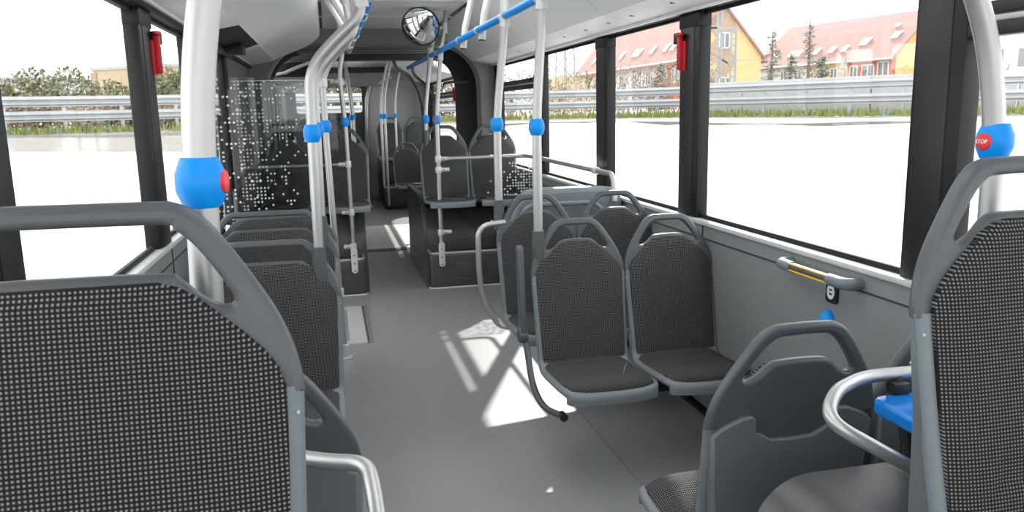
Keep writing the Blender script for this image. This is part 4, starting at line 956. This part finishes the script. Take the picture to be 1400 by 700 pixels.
# plants
def leafcloud(bm, c, rx, ry, rz, n, sz):
    for _ in range(n):
        while True:
            a = Vector((random.uniform(-1, 1), random.uniform(-1, 1), random.uniform(-1, 1)))
            if a.length <= 1: break
        p = Vector((c[0] + a.x * rx, c[1] + a.y * ry, c[2] + a.z * rz)); u = Vector((random.gauss(0, 1), random.gauss(0, 1), random.gauss(0, 1))).normalized() * sz; w = u.orthogonal().normalized() * sz * .6
        bm.faces.new([bm.verts.new(p - u), bm.verts.new(p + w), bm.verts.new(p + u), bm.verts.new(p - w)])
def hedge(label, s0, s1, o, hgt, m, dens, hfun=lambda s: 1.0, depth=1.2):
    bm = NB()
    n = int((s1 - s0) / .8)
    for k in range(n + 1):
        s = s0 + (s1 - s0) * k / n; hh = hgt * hfun(s) * random.uniform(.75, 1.15); p = offs(s, o + random.uniform(-.4, .4))
        leafcloud(bm, (p.x, p.y, GB + .2 + hh * .5), .9, depth, hh * .55, int(dens * hh), .09)
        for _ in range(10):
            q = Vector((p.x + random.uniform(-.8, .8), p.y + random.uniform(-.8, .8), GB + .1)); tube(bm, [q, q + Vector((random.uniform(-.3, .3), random.uniform(-.3, .3), hh * random.uniform(.7, 1.25)))], [.02, .006], 3, False)
    return tag(obj('hedge', bm, m, smooth=False), label, 'hedge', kind='stuff')
sL0 = L[s_of(-16, 23.5)]; sL1 = L[s_of(-2, 29)]; sM = L[s_of(13.0, 29.8)]
hedge('olive green scrub hedge behind the left guardrail', sL0, sL1, 3.0, 1.9, BUSHG, 420, lambda s: .75 + .35 * (s - sL0) / (sL1 - sL0))
hedge('dry brown scrub between the guardrail and left hedge', sL0, sL1, 1.5, 1.0, BUSHB, 260)
hedge('green scrub hedge behind the back window guardrail', sL1, L[s_of(6, 32.4)], 3.0, 2.6, BUSHG, 420)
hedge('bare brown brushwood behind the guardrail right of the poles', L[s_of(6, 32.4)], sM, 2.2, 1.9, BUSHB, 130)
def bare_tree(name, label, base, h, seed, r=.07, spread=.5, m=TWIG):
    rnd = random.Random(seed); bm = NB()
    def grow(p, d, ln, r, lev):
        q = p + d * ln; mid = p + d * ln * .5 + Vector((rnd.uniform(-.05, .05), rnd.uniform(-.05, .05), 0)) * ln
        tube(bm, [p, mid, q], [r, r * .85, r * .65], 5 if lev < 2 else 3, False)
        if lev >= 4: return
        for k in range(rnd.choice((2, 3, 3))):
            nd = (d + Vector((rnd.gauss(0, spread), rnd.gauss(0, spread), rnd.uniform(-.05, .35)))).normalized(); grow(p + d * ln * rnd.uniform(.55, 1.0), nd, ln * rnd.uniform(.55, .8), r * .58, lev + 1)
    t = empty(name, base, 0, label, 'tree')
    grow(Vector((0, 0, 0)), Vector((0, 0, 1)), h * .36, r, 0); obj('trunk_and_twigs', bm, m, t); return t
def conifer(label, u, v_base, v_top, D, wpx, dens=1.0, seed=1):
    b = at_depth(u, v_base, D); top = at_depth(u, v_top, D); b.z = .9; h = top.z - b.z; rad = wpx / FPX * D; rnd = random.Random(seed)
    t = empty('conifer', (b.x, b.y, b.z), 0, label, 'tree'); bm = NB(); tube(bm, [(0, 0, -1), (0, 0, h * .5), (0, 0, h)], [.16, .1, .03], 6); obj('trunk', bm, TWIG, t)
    bm = NB(); bn = NB(); nb = int(46 * dens)
    for k in range(nb):
        z = h * (.04 + .94 * k / nb); a = rnd.uniform(0, 2 * PI); ln = rad * (1 - z / h * .92) * rnd.uniform(.6, 1.35) + .1
        e = Vector((math.cos(a) * ln, math.sin(a) * ln, z - ln * .12)); tube(bm, [(0, 0, z), e], [.025, .008], 3, False)
        for _ in range(int(13)):
            f = rnd.uniform(.2, 1.05); p = Vector((0, 0, z)).lerp(e, f) + Vector((rnd.gauss(0, .10), rnd.gauss(0, .10), rnd.gauss(-.03, .07))); u_ = Vector((rnd.gauss(0, 1), rnd.gauss(0, 1), rnd.gauss(0, .4))).normalized() * .13; w_ = u_.orthogonal().normalized() * .045
            bn.faces.new([bn.verts.new(p - u_), bn.verts.new(p + w_), bn.verts.new(p + u_), bn.verts.new(p - w_)])
    obj('branches', bm, TWIG, t, smooth=False); obj('needles', bn, CONIF, t, smooth=False)
conifer('tall sparse conifer nearest the yellow gable', 1054, 120, 42, 50, 24, .9, 3)
conifer('tallest sparse conifer in front of the red roof', 1104, 120, 28, 52, 17, .9, 4)
conifer('bushy low conifer in front of the yellow facade', 1122, 120, 76, 46, 24, 1.3, 5)
conifer('low conifer between the two sparse tall ones', 1080, 120, 74, 47, 18, 1.0, 9)
conifer('dense green pine before the white facade, by the hammer', 903, 122, 86, 45, 22, 1.4, 6)
conifer('dark fir beside the leftmost pole window edge', 746, 124, 74, 55, 14, 1.6, 7)
conifer('small dark shrub conifer at the foot of the yellow gable', 972, 122, 108, 45, 9, 1.3, 8)
for k, (u, vb, vt, D, lb) in enumerate([(38, 150, 66, 30, 'bare reddish tree standing left behind the left guardrail'), (232, 145, 60, 33, 'bare tree seen beside the left pillar hammer'), (12, 150, 90, 33, 'small bare tree at the left image edge'),
                                       (800, 130, 88, 42, 'bare tree before the verge of the long roof'), (840, 128, 92, 40, 'bare thin tree before the white facade'), (765, 130, 96, 44, 'low bare tree beside the lattice pylon'),
                                       (1387, 120, 70, 30, 'bare sapling seen behind the right edge pole'), (700, 132, 88, 46, 'bare tree seen through the vent window by the poles')]):
    b = at_depth(u, vb, D); tp = at_depth(u, vt, D); bare_tree('bare_tree', lb, (b.x, b.y, .9), (tp.z - .9) * .95, 20 + k, .10, .34)
# lattice pylon and catenary masts
b = at_depth(773, 125, 60); tp = at_depth(773, 20, 60); b.z = .9; H = tp.z - b.z
t = empty('lattice_pylon', (b.x, b.y, b.z), .4, 'grey steel lattice pylon left of the second right pillar', 'pylon')
w = .55
for sx in (-1, 1):
    for sy in (-1, 1):
        obj('leg', tube(NB(), [(sx * w, sy * w, -.8), (sx * w * .8, sy * w * .8, H)], .07, 4), MAST, t)
bm = NB(); n = 9
for k in range(n):
    z0, z1 = H * k / n, H * (k + 1) / n
    for (ax, ay, bx_, by) in ((-1, -1, 1, -1), (1, -1, 1, 1), (1, 1, -1, 1), (-1, 1, -1, -1)):
        a, c = (ax, ay), (bx_, by)
        if k % 2: a, c = c, a
        tube(bm, [(a[0] * w, a[1] * w, z0), (c[0] * w * .9, c[1] * w * .9, z1)], .04, 3, False)
obj('bracing', bm, MAST, t, smooth=False)
def mast(label, u, vb, vt, D, arm):
    b = at_depth(u, vb, D); tp = at_depth(u, vt, D); b.z = .95; H = tp.z - b.z; t = empty('catenary_mast', (b.x, b.y, b.z), 0, label, 'mast')
    for dx in (-.13, .13): obj('upright', box(NB(), dx - .04, dx + .04, -.04, .04, -1, H), MAST, t, smooth=False)
    bm = NB()
    for k in range(14): box(bm, -.13, .13, -.02, .02, H * k / 14, H * k / 14 + .06)
    obj('battens', bm, MAST, t, smooth=False)
    if arm:
        bm = NB(); tube(bm, [(0, 0, H * .97), (-1.2, -.2, H * .985)], .035, 5); obj('arm', bm, MAST, t); obj('insulator', lathe(NB(), [(.03, -.2), (.07, -.15), (.07, .15), (.03, .2)], (-1.2, -.2, H * .985), 8, 'X'), SCREW, t)
    return t
mast('catenary mast in front of the yellow gable', 1001, 125, 38, 40, True)
mast('plain mast at the left edge of the yellow gable', 982, 125, 16, 44, False)
mast('short mast in front of the yellow facade', 1152, 122, 80, 48, False)
wa = [at_depth(962, 66, 38), at_depth(985, 80, 39), at_depth(1001, 92, 40)]
bm = NB(); tube(bm, wa, .012, 4); tube(bm, [at_depth(988, 82, 39.2), at_depth(994, 86, 39.6)], .05, 6); tag(obj('overhead_wire', bm, SCREW), 'thin dark guy wire with insulator before the yellow gable', 'wire')
wa = [at_depth(1001, 82, 40), at_depth(1152, 83, 48), at_depth(1221, 80, 69.6)]
bm = NB(); tube(bm, wa, .02, 4); tag(obj('overhead_wire', bm, MAST), 'pale overhead wire crossing before the red roof', 'wire')
# litter below the left guardrail
p = offs(L[s_of(-7.5, 27.7)], -.5); bm = NB(); bmesh.ops.create_icosphere(bm, subdivisions=2, radius=.14)
for v in bm.verts: v.co *= random.uniform(.75, 1.15)
o = obj('debris', bm, SCREW, loc=(p.x, p.y, GB + .17)); tag(o, 'dark lump of litter in the grass under the left guardrail', 'litter')
